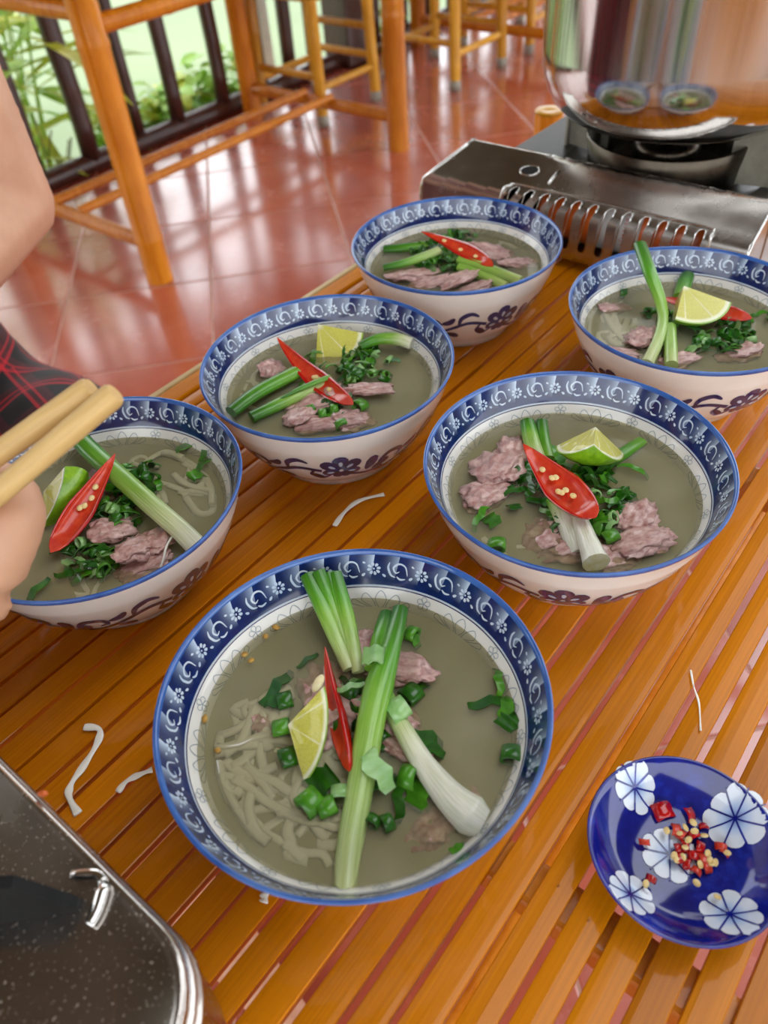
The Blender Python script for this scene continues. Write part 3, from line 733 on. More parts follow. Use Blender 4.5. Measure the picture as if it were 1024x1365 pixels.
def chili(B, lab, p0, p1, W, up, bend=.0, bendz=0.0, depth=.62, blunt=.45, seeds=4, obj='chilli_half', rim=.14):
    a, b = px(p0[0], p0[1], bz(p0[2])), px(p1[0], p1[1], bz(p1[2])); L = (b - a).length
    X = (b - a).normalized(); Y = V(up).cross(X).normalized(); Zl = X.cross(Y)
    R = Matrix((X, Y, Zl)).transposed().to_4x4(); R.translation = (a + b) / 2
    n, mseg = 22, 10; o1 = MB(); o2 = MB()
    def width(u): return W / 2 * max(.02, (min(1, u / .55) ** .75) * (1 - max(0, (u - .55) / .45) ** 2.2 * (1 - blunt * .0)) ** .6 if u < 1 else .02)
    def P(u, y, z): return V(((u - .5) * L, y + bend * L * (4 * (u - .5) ** 2 - .5), z + bendz * L * (4 * (u - .5) ** 2 - .5)))
    vo, vi, fo, fi = [], [], [], []; K = mseg + 1
    for i in range(n + 1):
        u = i / n; w_ = width(u); wi = w_ * (1 - rim) if .06 < u < .9 else w_ * .96; cav = .45 if .12 < u < .84 else .02
        for j in range(K):
            th = pi + pi * j / mseg; vo.append(P(u, w_ * cos(th), w_ * depth * 1.4 * sin(th)))
        for j in range(K):
            th = pi + pi * j / mseg; vi.append(P(u, wi * cos(th), (w_ * .0 + wi * cav * 1.2 * sin(th)) + (.0003 if 0 < j < mseg else .0002)))
    for i in range(n):
        for j in range(mseg):
            fo.append([i * K + j, (i + 1) * K + j, (i + 1) * K + j + 1, i * K + j + 1]); fi.append([i * K + j, i * K + j + 1, (i + 1) * K + j + 1, (i + 1) * K + j])
    # lip between the outer skin and the cavity
    off = len(vo); lip = []
    for i in range(n):
        for j in (0, mseg): lip.append([i * K + j, (i + 1) * K + j, off + (i + 1) * K + j, off + i * K + j])
    root = bpy.data.objects.new(obj, None); COL.objects.link(root); root.matrix_world = R; root.empty_display_size = .01
    tag(root, place(B, lab) if B else lab, 'chilli')
    o1.add(vo + vi, fo + lip).build('skin', 'chili', root); o2.add(vi, fi).build('flesh', 'chiliIn', root)
    for q in range(seeds):
        u = random.uniform(.25, .75); MB().ell(P(u, random.uniform(-.3, .3) * width(u), -width(u) * .15), (.0022, .0018, .001), None, 2).build('seed', 'seed', root)
    return root
def lime(B, lab, apex, size, axes, pulp=False, squash=(1, 1, 1)):
    """an eighth of a lime: apex = (u, v, height), axes = three directions of the straight edges"""
    a = px(apex[0], apex[1], bz(apex[2])); ax = [V(x_).normalized() for x_ in axes]
    root = empty('lime_wedge', a, 0, place(B, lab), 'lime'); n, mr = 12, 8
    fl = MB()
    for (i, j, k) in ((0, 1, 2), (1, 2, 0), (2, 0, 1)):
        vs_ = []; uv = []; fs = []
        for p in range(mr + 1):
            for q in range(n + 1):
                th = pi / 2 * q / n; r = size * p / mr; wob = .0006 * noise.noise(V((p * .9, q * .6, i * 3))) if 0 < p < mr and 0 < q < n else 0
                vs_.append((ax[i] * cos(th) * squash[i] + ax[j] * sin(th) * squash[j]) * r + ax[k] * (-wob)); uv.append((p / mr, q / n))
        for p in range(mr):
            for q in range(n): fs.append([p * (n + 1) + q, (p + 1) * (n + 1) + q, (p + 1) * (n + 1) + q + 1, p * (n + 1) + q + 1])
        fl.add(vs_, fs, uv)
    fl.build('flesh', 'limeflesh', root)
    sk = MB(); vs_ = []; fs = []
    for p in range(n + 1):
        for q in range(n + 1):
            th, ph = pi / 2 * p / n, pi / 2 * q / n
            vs_.append((ax[0] * cos(th) * cos(ph) * squash[0] + ax[1] * sin(th) * cos(ph) * squash[1] + ax[2] * sin(ph) * squash[2]) * size * 1.003)
    for p in range(n):
        for q in range(n): fs.append([p * (n + 1) + q, (p + 1) * (n + 1) + q, (p + 1) * (n + 1) + q + 1, p * (n + 1) + q + 1])
    sk.add(vs_, fs).build('rind', 'limeskin', root)
    if pulp: MB().ell(ax[0] * .002 + CU * .001 - FW * .003, (.0035, .0026, .0055), Matrix((CR, -FW, CU)).transposed() @ Matrix.Rotation(-.5, 3, 'Y'), 2).build('loose_pulp', 'limepulp', root)
    return root
MEATS = []
for q in range(6):
    bm = bmesh.new(); bmesh.ops.create_icosphere(bm, subdivisions=4, radius=1); off = V((q * 7.3, q * 2.1, 0))
    for v in bm.verts:
        p = v.co.copy(); nn = noise.noise(p * 1.6 + off); n2 = noise.noise(p * 4.2 + off); n3 = noise.noise(p * 9 + off)
        p = p * (1 + .35 * nn + .22 * n2 + .14 * n3 + .08 * noise.noise(p * 17 + off)); v.co = V((p.x, p.y, p.z * .34 + .22 * noise.noise(V((p.x * 2.2, p.y * 2.2, q * 3.0))) ))
    mb = MB(); mb.bm(bm); MEATS.append(mb.mesh('beef_slice', 'meat'))
def meat(B, u, v, h, a, b, rot, th=1.0):
    P = px(u, v, bz(h)); o = link('beef_slice', random.choice(MEATS), None, P)
    dist = (P - EYE).dot(FW) / F_PX
    o.scale = (a * dist, b * dist * 1.25, min(a, b) * dist * th * 1.15); o.rotation_euler = (random.uniform(-.2, .2), random.uniform(-.2, .2), rot)
    tag(o, place(B, ('wide ' if a >= 36 else 'small ') + ('raised ' if h >= .001 else 'sunken ' if h < -.0005 else 'half-sunk ') + 'pink beef slice'), 'beef', 'beef slices in the bowl ' + BW[B][2]); return o
# chopped herb bits: short rings, bent strips and flakes
HERBS = {}
for mk in ('herbD', 'herbM', 'herbP'):
    ring = []
    for q in range(2):
        mb = MB(); r, L = (.0029, .0034) if q else (.0034, .0055); n = 12; vs_ = []; fs = []
        for ri, x in ((r, -L / 2), (r, L / 2), (r * .78, L / 2), (r * .78, -L / 2)):
            for i in range(n): a = 2 * pi * i / n; vs_.append((x, ri * cos(a), ri * sin(a) * (.6 if q == 0 else .8)))
        for g_ in range(4):
            for i in range(n): j = (i + 1) % n; h_ = (g_ + 1) % 4; fs.append([g_ * n + i, g_ * n + j, h_ * n + j, h_ * n + i])
        ring.append(mb.add(vs_, fs).mesh('ring', mk))
    strip = []
    for q in range(3):
        mb = MB(); n = 6; L, W_ = ((.0095, .0042), (.0065, .0055), (.013, .0028))[q]; vs_ = []; fs = []
        for side in (0, 1):
            for i in range(n + 1):
                t = i / n; a = (t - .5) * 1.5; x = sin(a) * L / 1.4; z = cos(a) * L / 1.6 - L / 1.8; w_ = W_ * (1 - .5 * abs(t - .45) ** 1.5 * 2 * (q != 1)) / 2
                for sy in (-1, 1): vs_.append((x, sy * w_ + .0006 * sin(i * 2 + q), z - side * .0005))
        m_ = 2 * (n + 1)
        for i in range(n):
            fs.append([2 * i, 2 * i + 2, 2 * i + 3, 2 * i + 1]); fs.append([m_ + 2 * i, m_ + 2 * i + 1, m_ + 2 * i + 3, m_ + 2 * i + 2])
            for e in (0, 1): fs.append([2 * i + e, 2 * i + 2 + e, m_ + 2 * i + 2 + e, m_ + 2 * i + e])
        fs += [[0, 1, m_ + 1, m_], [2 * n, 2 * n + 1, m_ + 2 * n + 1, m_ + 2 * n]]
        strip.append(mb.add(vs_, fs).mesh('strip', mk))
    HERBS[mk] = (ring, strip)
def herb_at(B, P, kind=None, mk=None, rz=None, tilt=.35, sc=1.0):
    mk = mk or random.choice(('herbD', 'herbD', 'herbD', 'herbM', 'herbM', 'herbP')); ring, strip = HERBS[mk]
    me = random.choice(ring if kind == 'ring' else strip if kind == 'strip' else ring + strip + strip)
    o = link('chopped_scallion', me, None, P); o.rotation_euler = (random.uniform(-tilt, tilt), random.uniform(-tilt, tilt), random.uniform(0, 2 * pi) if rz is None else rz); sc *= 1.3; o.scale = (sc, sc, sc)
    tag(o, place(B, {'herbD': 'dark', 'herbM': 'mid', 'herbP': 'pale'}[mk] + ' green chopped scallion ' + me.name.split('.')[0]), 'scallion', 'chopped scallion in the bowl ' + BW[B][2]); return o
BED = {}
def heap(B, u, v, ru, rv, n, h=.006, tilt=.9, mks=None):
    for q in range(int(n * 1.7)):
        low = q >= n * .85
        a = random.uniform(0, 2 * pi); r = sqrt(random.random()); P = px(u + ru * r * cos(a), v + rv * r * sin(a), bz(.0006 + h * (1 - r * r) * (random.uniform(.1, .5) if low else random.uniform(.45, 1))))
        o = herb_at(B, P, None, random.choice(mks) if mks else None, None, tilt, random.uniform(.8, 1.15))
        if low: BED.setdefault(B, []).append(o)
def join_bed(B):
    """the under-layer of a herb heap, where single bits cannot be told apart, becomes one object"""
    mb = MB(); names = ['herbD', 'herbM', 'herbP']
    for o in BED.get(B, []):
        M_ = Matrix.LocRotScale(o.location, o.rotation_euler, o.scale); me = o.data; mb.cur = names.index([k for k in names if MAT[k] == me.materials[0]][0])
        mb.add([M_ @ v.co for v in me.vertices], [list(p.vertices) for p in me.polygons]); bpy.data.objects.remove(o)
    if mb.v: tag(mb.build('chopped_herb_bed', names, recenter=True), place(B, 'bed of finely chopped green scallion'), 'scallion', None, 'stuff')
def noodles(B, u, v, ru, rv, n, top=-.0015):
    mb = MB(); c = px(u, v, bz(0)); dist = (c - EYE).dot(FW) / F_PX
    for q in range(n):
        a0 = random.uniform(0, 2 * pi); r0 = sqrt(random.random()); p = V((u + ru * r0 * cos(a0) * .8, v + rv * r0 * sin(a0) * .8, 0)); d = random.uniform(0, 2 * pi); pts = []
        h = top - random.uniform(0, .0028)
        for k in range(9):
            if ((p.x - u) / ru) ** 2 + ((p.y - v) / rv) ** 2 > 1: d += 1.5
            w_ = px(p.x, p.y, bz(h + .0004 * sin(k + q))); bc = V((*BW[B][0], 0)); rv_ = V((w_.x - bc.x, w_.y - bc.y, 0))
            if rv_.length > .064: w_ -= rv_ * (1 - .064 / rv_.length)
            pts.append(w_); d += random.uniform(-.55, .55); p += V((cos(d) * .0085 / dist, sin(d) * .0060 / dist, 0))
        mb.tube(crom(pts, 3), random.uniform(.0018, .0028), 6, .5)
    o = mb.build('rice_noodles', 'noodle', recenter=True); tag(o, place(B, 'tangle of white rice noodles under the broth'), 'noodles', None, 'stuff')
UPC = (-FW + Z * .6).normalized()       # a direction between up and towards the viewer's side of the table

# bowl next to the saucer ------------------------------------
noodles('B1', 365, 1045, 95, 105, 34); noodles('B1', 600, 950, 70, 90, 8, -.006)
for a in ((485, 865, -.001, 30, 24, .3), (530, 890, 0, 28, 38, 1.2), (545, 1000, .001, 34, 14, -.6), (520, 960, -.001, 30, 40, .9), (575, 1105, -.0045, 36, 24, .4), (620, 1070, -.005, 24, 20, .1), (350, 955, -.004, 24, 20, .2), (440, 935, -.003, 44, 50, .2)): meat('B1', *a)
for i, (u0, v0, u1, v1, r) in enumerate(((410, 766, 466, 878, .0042), (425, 761, 470, 872, .0034), (438, 764, 472, 868, .0036), (446, 764, 478, 882, .0038))):
    stalk('B1', 'bright green leaf of the fanned scallion', [(u0, v0, .020 + .002 * (i == 1)), ((u0 + u1) / 2 - 2 + i, (v0 + v1) / 2, .012), (u1, v1 + 14, .004)], [r, r * 1.05, r * .8], 'stalkM', .7, 10, 'fanned scallion bunch')
stalk('B1', 'left green tip of the thick scallion', [(516, 818, .008), (508, 850, .012), (500, 892, .013)], [.0040, .0046, .0052], 'stalkG', .7)
stalk('B1', 'long thick scallion fading into the broth', [(534, 812, .010), (522, 860, .014), (506, 912, .0135), (493, 970, .010), (480, 1050, .004), (466, 1130, -.0008), (460, 1188, -.0028)], [.0042, .0048, .0070, .0064, .0060, .0056, .0052], 'stalkM', .75)
stalk('B1', 'white scallion bulb crossing the thick scallion', [(512, 925, .006), (535, 968, .006), (565, 1018, .004), (600, 1062, .002), (628, 1087, .001), (645, 1098, 0)], [.0042, .0044, .0052, .0070, .0088, .0060], 'stalkW', .9)
lime('B1', 'yellow lime wedge with a thin green rind', (384, 966, .013), .0262, (CR * .62 + CU * .70 - FW * .25, CR * .30 - CU * .92 - FW * .2, FW * .8 - Z * .4), False, (1.0, 1.0, .6))
o = lime_pulp = MB().ell((0, 0, 0), (.0022, .0018, .0046), Matrix((CR, -FW, CU)).transposed() @ Matrix.Rotation(.5, 3, 'Y'), 2).build('lime_pulp', 'limepulp', None, loc=px(424, 911, bz(.021))); tag(o, place('B1', 'loose pale lime pulp on the lime wedge'), 'lime pulp')
chili('B1', 'red chilli strip between lime and thick scallion', (431, 866, .010), (463, 1032, .007), .0115, (CR * -.75 - FW * .6), .07, 0, .8, seeds=0)
for u, v, kd, mk, rz, s_ in ((372, 913, 'strip', 'herbD', 1.0, 1.5), (372, 934, 'strip', 'herbD', .1, 1.2), (380, 933, 'ring', 'herbD', .2, 1), (375, 969, 'ring', 'herbM', .1, 1.05), (385, 1009, 'ring', 'herbD', .4, 1.1), (414, 1070, 'ring', 'herbM', .7, 1.35), (436, 1075, 'ring', 'herbM', .3, 1.1), (428, 1042, 'strip', 'herbD', .6, 1.6), (455, 1058, 'ring', 'herbP', 1.5, 1.3), (469, 912, 'strip', 'herbP', .3, .9), (555, 917, 'strip', 'herbD', .6, 1.2), (548, 925, 'ring', 'herbD', .7, 1.2), (566, 985, 'strip', 'herbD', -.2, 1.5), (572, 998, 'strip', 'herbD', -.4, 1.2), (546, 1037, 'ring', 'herbM', -.4, 1.6), (532, 1062, 'strip', 'herbD', 1.5, 1.3), (557, 1060, 'strip', 'herbM', 1.0, 1.4), (497, 1095, 'ring', 'herbD', 1.0, .95), (516, 1097, 'ring', 'herbD', .4, 1.05), (498, 1052, 'strip', 'herbD', .5, 1.5), (655, 936, 'strip', 'herbD', .1, 1.3), (676, 940, 'strip', 'herbM', 1.2, 1.2), (680, 958, 'strip', 'herbD', .8, 1.3), (665, 905, 'strip', 'herbM', 1.5, 1.1), (682, 1006, 'ring', 'herbD', 1.3, 1.1), (550, 845, 'ring', 'herbM', -.6, 1.2), (612, 1134, 'strip', 'herbM', .4, .8), (410, 880, 'strip', 'herbD', .6, .8), (475, 950, 'strip', 'herbD', 1.4, 1.5), (478, 1000, 'strip', 'herbD', 1.3, 1.6), (548, 848, 'strip', 'herbM', -.9, 1.1)):
    herb_at('B1', px(u, v, bz(.0012)), kd, mk, rz, .25, s_)
for u, v, kd, rz, s_, h in ((498, 872, 'strip', -.1, 1.35, .0185), (530, 946, 'ring', .5, 1.3, .010), (503, 1025, 'strip', -1.0, 1.7, .011), (468, 915, 'strip', .2, .8, .012)):
    herb_at('B1', px(u, v, bz(h)), kd, 'herbP', rz, .2, s_)
heap('B1', 480, 960, 34, 60, 12, .002, .6, ('herbD', 'herbD', 'herbM'))
def garlic(B, u, v, h=.0008):
    P = px(u, v, bz(h)); o = MB().ell((0, 0, 0), (random.uniform(.0018, .003), random.uniform(.0014, .002), .0007), None, 1).build('garlic_flake', 'garlic', None, loc=P); o.rotation_euler = (0, 0, random.uniform(0, 3))
    tag(o, place(B, 'tiny golden fried garlic flake'), 'garlic', 'garlic flakes in the bowl ' + BW[B][2])
for q in ((326, 872), (354, 848), (368, 836), (273, 958), (335, 880), (290, 1000)): garlic('B1', *q)

# bowl with the big open chilli ------------------------------
noodles('B2', 700, 700, 80, 50, 10, -.004); noodles('B2', 860, 620, 60, 50, 8, -.006)
for a in ((665, 620, .001, 44, 26, .9), (650, 655, 0, 36, 20, .5), (690, 600, .001, 26, 18, 1.2), (640, 668, -.002, 24, 16, .2), (850, 690, .001, 30, 18, .7), (860, 720, .0005, 44, 20, .3), (888, 716, .0015, 14, 7, .2), (760, 730, -.003, 44, 22, .2), (820, 745, -.002, 40, 16, .1), (720, 720, -.004, 36, 24, .6)): meat('B2', *a)
stalk('B2', 'left short green scallion stub', [(703, 563, .008), (708, 585, .007), (716, 612, .003)], [.0050, .0052, .0056], 'stalkM', .8)
stalk('B2', 'right short green scallion stub', [(722, 563, .006), (724, 585, .005), (730, 612, .002)], [.0042, .0044, .0046], 'stalkG', .8)
stalk('B2', 'white scallion end with cream cut face', [(757, 660, .004), (772, 692, .005), (784, 722, .006), (795, 750, .006)], [.0044, .0048, .0056, .0076], 'stalkW', .85, 14, None, True)
stalk('B2', 'sunken white scallion beside the cut white end', [(740, 665, .004), (757, 700, .002), (772, 738, -.002)], [.0058, .0060, .0060], 'stalkW', .85)
stalk('B2', 'sunken dark green scallion leaf behind the lime', [(805, 622, .001), (830, 605, 0), (856, 588, -.001)], [.004, .0046, .004], 'stalkG', .6)
lime('B2', 'lime wedge with green rind facing down', (794, 569, .021), .026, (CR * -.88 - CU * .43 + FW * .1, CR * -.25 - CU * .5 - FW * .8, CR * .75 - CU * .62 + FW * .25))
chili('B2', 'wide halved red chilli full of seeds', (698, 594, .017), (795, 692, .016), .0225, UPC, 0, .04, .55, seeds=7)
heap('B2', 795, 655, 48, 50, 30, .007); heap('B2', 780, 690, 55, 28, 14, .003); heap('B2', 700, 650, 28, 34, 12, .002, .6, ('herbD',))
for q in ((640, 688), (655, 692), (662, 727), (846, 625), (812, 715), (735, 605), (745, 610)): herb_at('B2', px(q[0], q[1], bz(.001)), None, 'herbM', None, .3, 1.2)
for q in ((912, 600), (925, 615), (905, 590)): garlic('B2', *q)

# bowl between ------------------------------------------------
noodles('B3', 350, 520, 40, 30, 6, -.004); noodles('B3', 520, 500, 50, 30, 7, -.005)
for a in ((400, 553, .0015, 24, 15, .8), (440, 562, .0005, 44, 13, .1), (492, 518, .003, 34, 11, -.3), (470, 560, 0, 30, 14, .2), (362, 492, .001, 18, 14, .4), (420, 535, 0, 40, 18, .4)): meat('B3', *a)
stalk('B3', 'long green scallion leaf reaching the rim', [(308, 549, .006), (345, 522, .006), (396, 496, .004)], [.0052, .0058, .0062], 'stalkG', .7)
stalk('B3', 'paler green scallion leaf lying under the green one', [(335, 556, .003), (380, 535, .003), (430, 510, .003)], [.0048, .0054, .0058], 'stalkM', .7)
stalk('B3', 'thin green scallion shred under the chilli', [(372, 533, .006), (400, 518, .008), (440, 502, .008)], [.001, .0022, .0026], 'stalkG', .5)
stalk('B3', 'white scallion end behind the lime', [(480, 462, .006), (505, 452, .008), (530, 452, .008), (549, 458, .006)], [.0038, .0046, .0052, .0050], 'stalkGW', .85)
lime('B3', 'flat yellow lime wedge', (424, 432, .016), .036, (CU * -.98 + CR * -.05 - FW * .1, CR * .97 + CU * -.22 - FW * .12, FW * .9 - Z * .5), False, (.93, .98, .5))
chili('B3', 'narrow red chilli half with seeds', (368, 453, .013), (470, 543, .006), .0155, UPC, .03, .03, .6, seeds=3, rim=.3)
heap('B3', 485, 488, 38, 26, 24, .006); heap('B3', 440, 540, 28, 18, 10, .002, .5, ('herbM', 'herbD')); heap('B3', 440, 480, 40, 22, 8, .004)
for q in ((430, 552), (445, 546), (455, 566), (410, 515), (480, 540)): herb_at('B3', px(q[0], q[1], bz(.0015)), 'ring', 'herbM', None, .3, 1.2)

# bowl without lime ------------------------------------------
noodles('B4', 660, 320, 50, 18, 8, -.004)
for a in ((550, 366, .001, 36, 13, .2), (612, 372, .002, 30, 13, .4), (650, 336, .002, 36, 14, -.2), (690, 350, 0, 26, 10, .1), (570, 378, 0, 30, 9, .2), (630, 384, 0, 26, 9, .2)): meat('B4', *a)
stalk('B4', 'light green scallion leaf pointing at the floor tiles', [(511, 357, .005), (545, 349, .007), (585, 334, .007)], [.0036, .0044, .0046], 'stalkM', .75)
stalk('B4', 'dark green scallion leaf half sunk', [(512, 332, .001), (540, 330, .002), (570, 326, .003)], [.005, .0055, .005], 'stalkG', .6)
stalk('B4', 'pale green scallion stem below the chilli', [(612, 346, .006), (650, 358, .006), (694, 375, .004)], [.0042, .0046, .0048], 'stalkL', .85)
stalk('B4', 'second pale scallion stem below the chilli', [(612, 356, .003), (645, 368, .002), (675, 382, .001)], [.0042, .0046, .0044], 'stalkL', .85)
chili('B4', 'red chilli strip lying across the herbs', (564, 308, .016), (660, 354, .010), .0150, UPC, -.04, .02, .6, seeds=3, rim=.3)
heap('B4', 590, 345, 36, 17, 28, .007); heap('B4', 612, 318, 26, 10, 10, .006); heap('B4', 570, 330, 26, 10, 8, .005)

# bowl with the scallion over its rim ------------------------
noodles('B5', 830, 430, 36, 24, 8, -.002)
for a in ((858, 450, .001, 26, 18, .6), (832, 470, .0005, 26, 8, -.3), (905, 480, 0, 30, 10, .2), (820, 410, -.002, 24, 10, .2), (985, 470, -.001, 30, 14, .1)): meat('B5', *a)
stalk('B5', 'tall green scallion stalk leaning outwards', [(853, 326, .034), (866, 362, .028), (879, 396, .018), (884, 425, .010), (877, 455, .007), (863, 484, .004)], [.0052, .0052, .0046, .0040, .0042, .0046], 'stalkM', .7)
stalk('B5', 'short upright pale green scallion stem', [(893, 436, .006), (894, 460, .005), (895, 487, .003)], [.0046, .0048, .0048], 'stalkL', .9)
stalk('B5', 'dark green scallion stub behind the lime', [(917, 366, .004), (912, 380, .004), (908, 396, .003)], [.0056, .006, .006], 'stalkG', .7)
lime('B5', 'lime wedge propped with pale flesh outwards', (912, 381, .023), .034, (CU * -.72 + CR * -.28 - FW * .3, CR * .88 + CU * -.42 - FW * .25, FW * .85 - Z * .5), False, (.95, 1.05, .5))
chili('B5', 'red chilli strip behind the lime', (878, 396, .010), (1003, 424, .006), .0150, UPC, -.02, .02, .6, seeds=2, rim=.3)
heap('B5', 945, 448, 60, 24, 26, .004); heap('B5', 895, 425, 14, 10, 6, .005); heap('B5', 1000, 420, 36, 16, 8, .002)
for q in ((832, 389), (862, 418), (868, 414)): herb_at('B5', px(q[0], q[1], bz(.001)), None, 'herbD', None, .3, 1)

# bowl under the chopsticks ----------------------------------
noodles('B6', 240, 640, 55, 50, 14, -.0015); noodles('B6', 110, 770, 60, 20, 6, -.004)
for a in ((180, 732, .005, 30, 20, .7), (208, 722, .003, 24, 20, .2), (195, 750, 0, 40, 16, .3), (150, 705, .002, 30, 20, .3), (120, 650, 0, 40, 26, .3)): meat('B6', *a)
stalk('B6', 'long scallion turning from dark green to white', [(85, 560, .014), (120, 600, .013), (165, 640, .012), (210, 680, .011), (240, 706, .010), (266, 732, .008)], [.0062, .0066, .0064, .0062, .0062, .0064], 'stalkGW', .8)
lime('B6', 'bright green rinded lime wedge beside the hand', (58, 655, .012), .023, (CR * .66 + CU * .6 - FW * .3, CR * .08 - CU * .9 - FW * .3, CR * .85 + FW * .5 + CU * .1))
chili('B6', 'large open red chilli half leaning on the lime', (154, 606, .020), (68, 738, .007), .0165, (UPC + CR * .2), 0, .03, .6, seeds=4, rim=.2)
heap('B6', 155, 665, 44, 40, 28, .006); heap('B6', 115, 745, 34, 30, 24, .003); heap('B6', 190, 640, 30, 26, 10, .006)
for q in ((270, 620), (262, 632), (275, 600), (248, 595), (48, 788), (205, 720)): herb_at('B6', px(q[0], q[1], bz(.001)), 'strip', 'herbM', None, .3, 1.2)
mb = MB().tube(crom([px(231, 713, bz(.008)), px(222, 728, bz(.009)), px(218, 745, bz(.006)), px(214, 756, bz(.003))], 4), .0007, 6)
tag(mb.build('bean_sprout_tail', 'noodle', recenter=True), place('B6', 'thin pale root thread hanging by the beef'), 'root thread')

for B in BW: join_bed(B)

# ------------------------------------------------------------------ chilli saucer
dc = V((.1177, .1329, ZT))
saucer = empty('chilli_saucer', V((dc.x, dc.y, ZT)), .0, 'small cobalt blue saucer painted with white flowers, holding chopped chilli', 'saucer')
DO = [(0, .002), (.022, .002), (.0235, 0), (.026, 0), (.027, .003), (.034, .0075), (.042, .0145), (.048, .0205), (.0508, .0242)]
DI = [(.0515, .0256), (.0509, .0264), (.0498, .0258), (.047, .0222), (.041, .0160), (.034, .0105), (.026, .0068), (.014, .0052), (0, .0048)]
K_ = .806; DO = [(a * K_, b * K_) for a, b in DO]; DI = [(a * K_, b * K_) for a, b in DI]
MB().lathe(DO + DI, 88).build('dish_body', 'cobalt', saucer)
dsurf = list(reversed(DI[2:]))
def dz_at(r):
    for (r0, z0), (r1, z1) in zip(dsurf[:-1], dsurf[1:]):
        if r0 <= r <= r1: return z0 + (z1 - z0) * (r - r0) / (r1 - r0)
    return dsurf[-1][1]
def dpt(x, y, lift): return V((x, y, dz_at(min(.040, sqrt(x * x + y * y))) + lift))
def dish_flower(c, R_, rot, npet=8):
    cx, cy = c.x, c.y; pm = MB(); lm = MB()
    for k in range(npet):
        a0 = rot + 2 * pi * k / npet; hw = pi / npet * .93; vs_ = []; uv = []; fs = []; m_ = 7; q_ = 6
        for i in range(m_ + 1):
            for j in range(q_ + 1):
                f = j / q_ * 2 - 1; rr = R_ * (i / m_) * (1 - .13 * abs(f) ** 3) * (1 + .05 * sin(k * 2.3)); a = a0 + hw * f
                vs_.append(dpt(cx + rr * cos(a), cy + rr * sin(a), .0003)); uv.append((i / m_ * (1 - .25 * abs(f) ** 4), j / q_))
        for i in range(m_):
            for j in range(q_): fs.append([i * (q_ + 1) + j, (i + 1) * (q_ + 1) + j, (i + 1) * (q_ + 1) + j + 1, i * (q_ + 1) + j + 1])
        pm.add(vs_, fs, uv)
        al = a0 + pi / npet; vs_ = []; fs = []
        for i in range(8):
            rr = R_ * .97 * i / 7; nx, ny = -sin(al), cos(al); w_ = .00035
            for sg in (-1, 1): vs_.append(dpt(cx + rr * cos(al) + nx * sg * w_, cy + rr * sin(al) + ny * sg * w_, .00055))
        lm.add(vs_, [[2 * i, 2 * i + 1, 2 * i + 3, 2 * i + 2] for i in range(7)])
    fo = pm.build('painted_flower', 'petal', saucer); lm.build('petal_line', 'cobalt', fo, False)
for (u, v, r, rt) in ((848, 1046, .0100, .2), (983, 1086, .0125, .5), (843, 1187, .0105, .9), (978, 1212, .0112, .3), (893, 1138, .0122, .1)):
    q = px(u, v, ZT + .016 if (u, v) != (893, 1138) else ZT + .005) - V((dc.x, dc.y, 0)); q.z = 0
    dish_flower(q, r, rt)
def bit(u, v, h, size, name='chilli_piece', lab='chopped red chilli piece in the cobalt saucer', cat='chilli', grp='chopped chilli in the saucer'):
    P = px(u, v, ZT + h); P.z = ZT + dz_at(min(.039, (V((P.x, P.y)) - V((dc.x, dc.y))).length)) + h - .006
    mb = MB()
    if name == 'chilli_piece':
        bm = bmesh.new(); bmesh.ops.create_cube(bm, size=1); bmesh.ops.subdivide_edges(bm, edges=bm.edges[:], cuts=2, use_grid_fill=True); o_ = random.uniform(0, 9)
        for q in bm.verts:
            c = q.co; c = V((c.x * size[0], c.y * size[1], c.z * size[2])); c.z += .35 * size[0] * cos(c.x / size[0] * 2.4) - .2 * size[0]; q.co = c * (1 + .25 * noise.noise(c * 300 + V((o_, 0, 0))))
        mb.bm(bm)
    else: mb.ell((0, 0, 0), size, None, 2)
    o = mb.build(name, random.choice(('chili', 'chili', 'chiliIn')) if name == 'chilli_piece' else 'seed', None, loc=P)
    o.rotation_euler = (random.uniform(-.6, .6), random.uniform(-.6, .6), random.uniform(0, 6)); tag(o, lab, cat, grp); return o
big = bit(884, 1080, .0085, (.0085, .0075, .0016)); big['label'] = 'largest square red chilli piece in the cobalt saucer'; big.rotation_euler = (.15, -.1, .2)
for u, v, s_ in ((921, 1086, .0065), (902, 1103, .006), (910, 1110, .005), (925, 1112, .006), (935, 1125, .006), (915, 1125, .0055), (908, 1140, .006), (928, 1140, .006), (940, 1145, .0065), (905, 1130, .005), (945, 1155, .005), (860, 1121, .0045), (868, 1170, .005), (962, 1128, .005), (938, 1100, .004), (918, 1148, .005), (930, 1158, .0045), (967, 1135, .004)):
    bit(u, v, .009, (s_, s_ * .6, .0013))
for u, v in ((907, 1108), (915, 1101), (927, 1106), (919, 1117), (940, 1112), (915, 1127), (903, 1143), (912, 1140), (945, 1136), (948, 1145), (955, 1148), (970, 1136), (861, 1178), (957, 1195), (930, 1175), (935, 1150), (890, 1105), (925, 1095), (950, 1150), (900, 1138)):
    bit(u, v, .0105, (.0019, .0015, .0006), 'chilli_seed', 'small cream chilli seed in the cobalt saucer', 'seed', 'chilli seeds in the saucer')

# ------------------------------------------------------------------ vented gas stove with stock pot
SL, SD = .325, .27
stove = empty('gas_stove', ts(.643, .478, ZT), ANG - pi / 2, 'stainless portable gas stove with vent slots under the stock pot', 'stove')
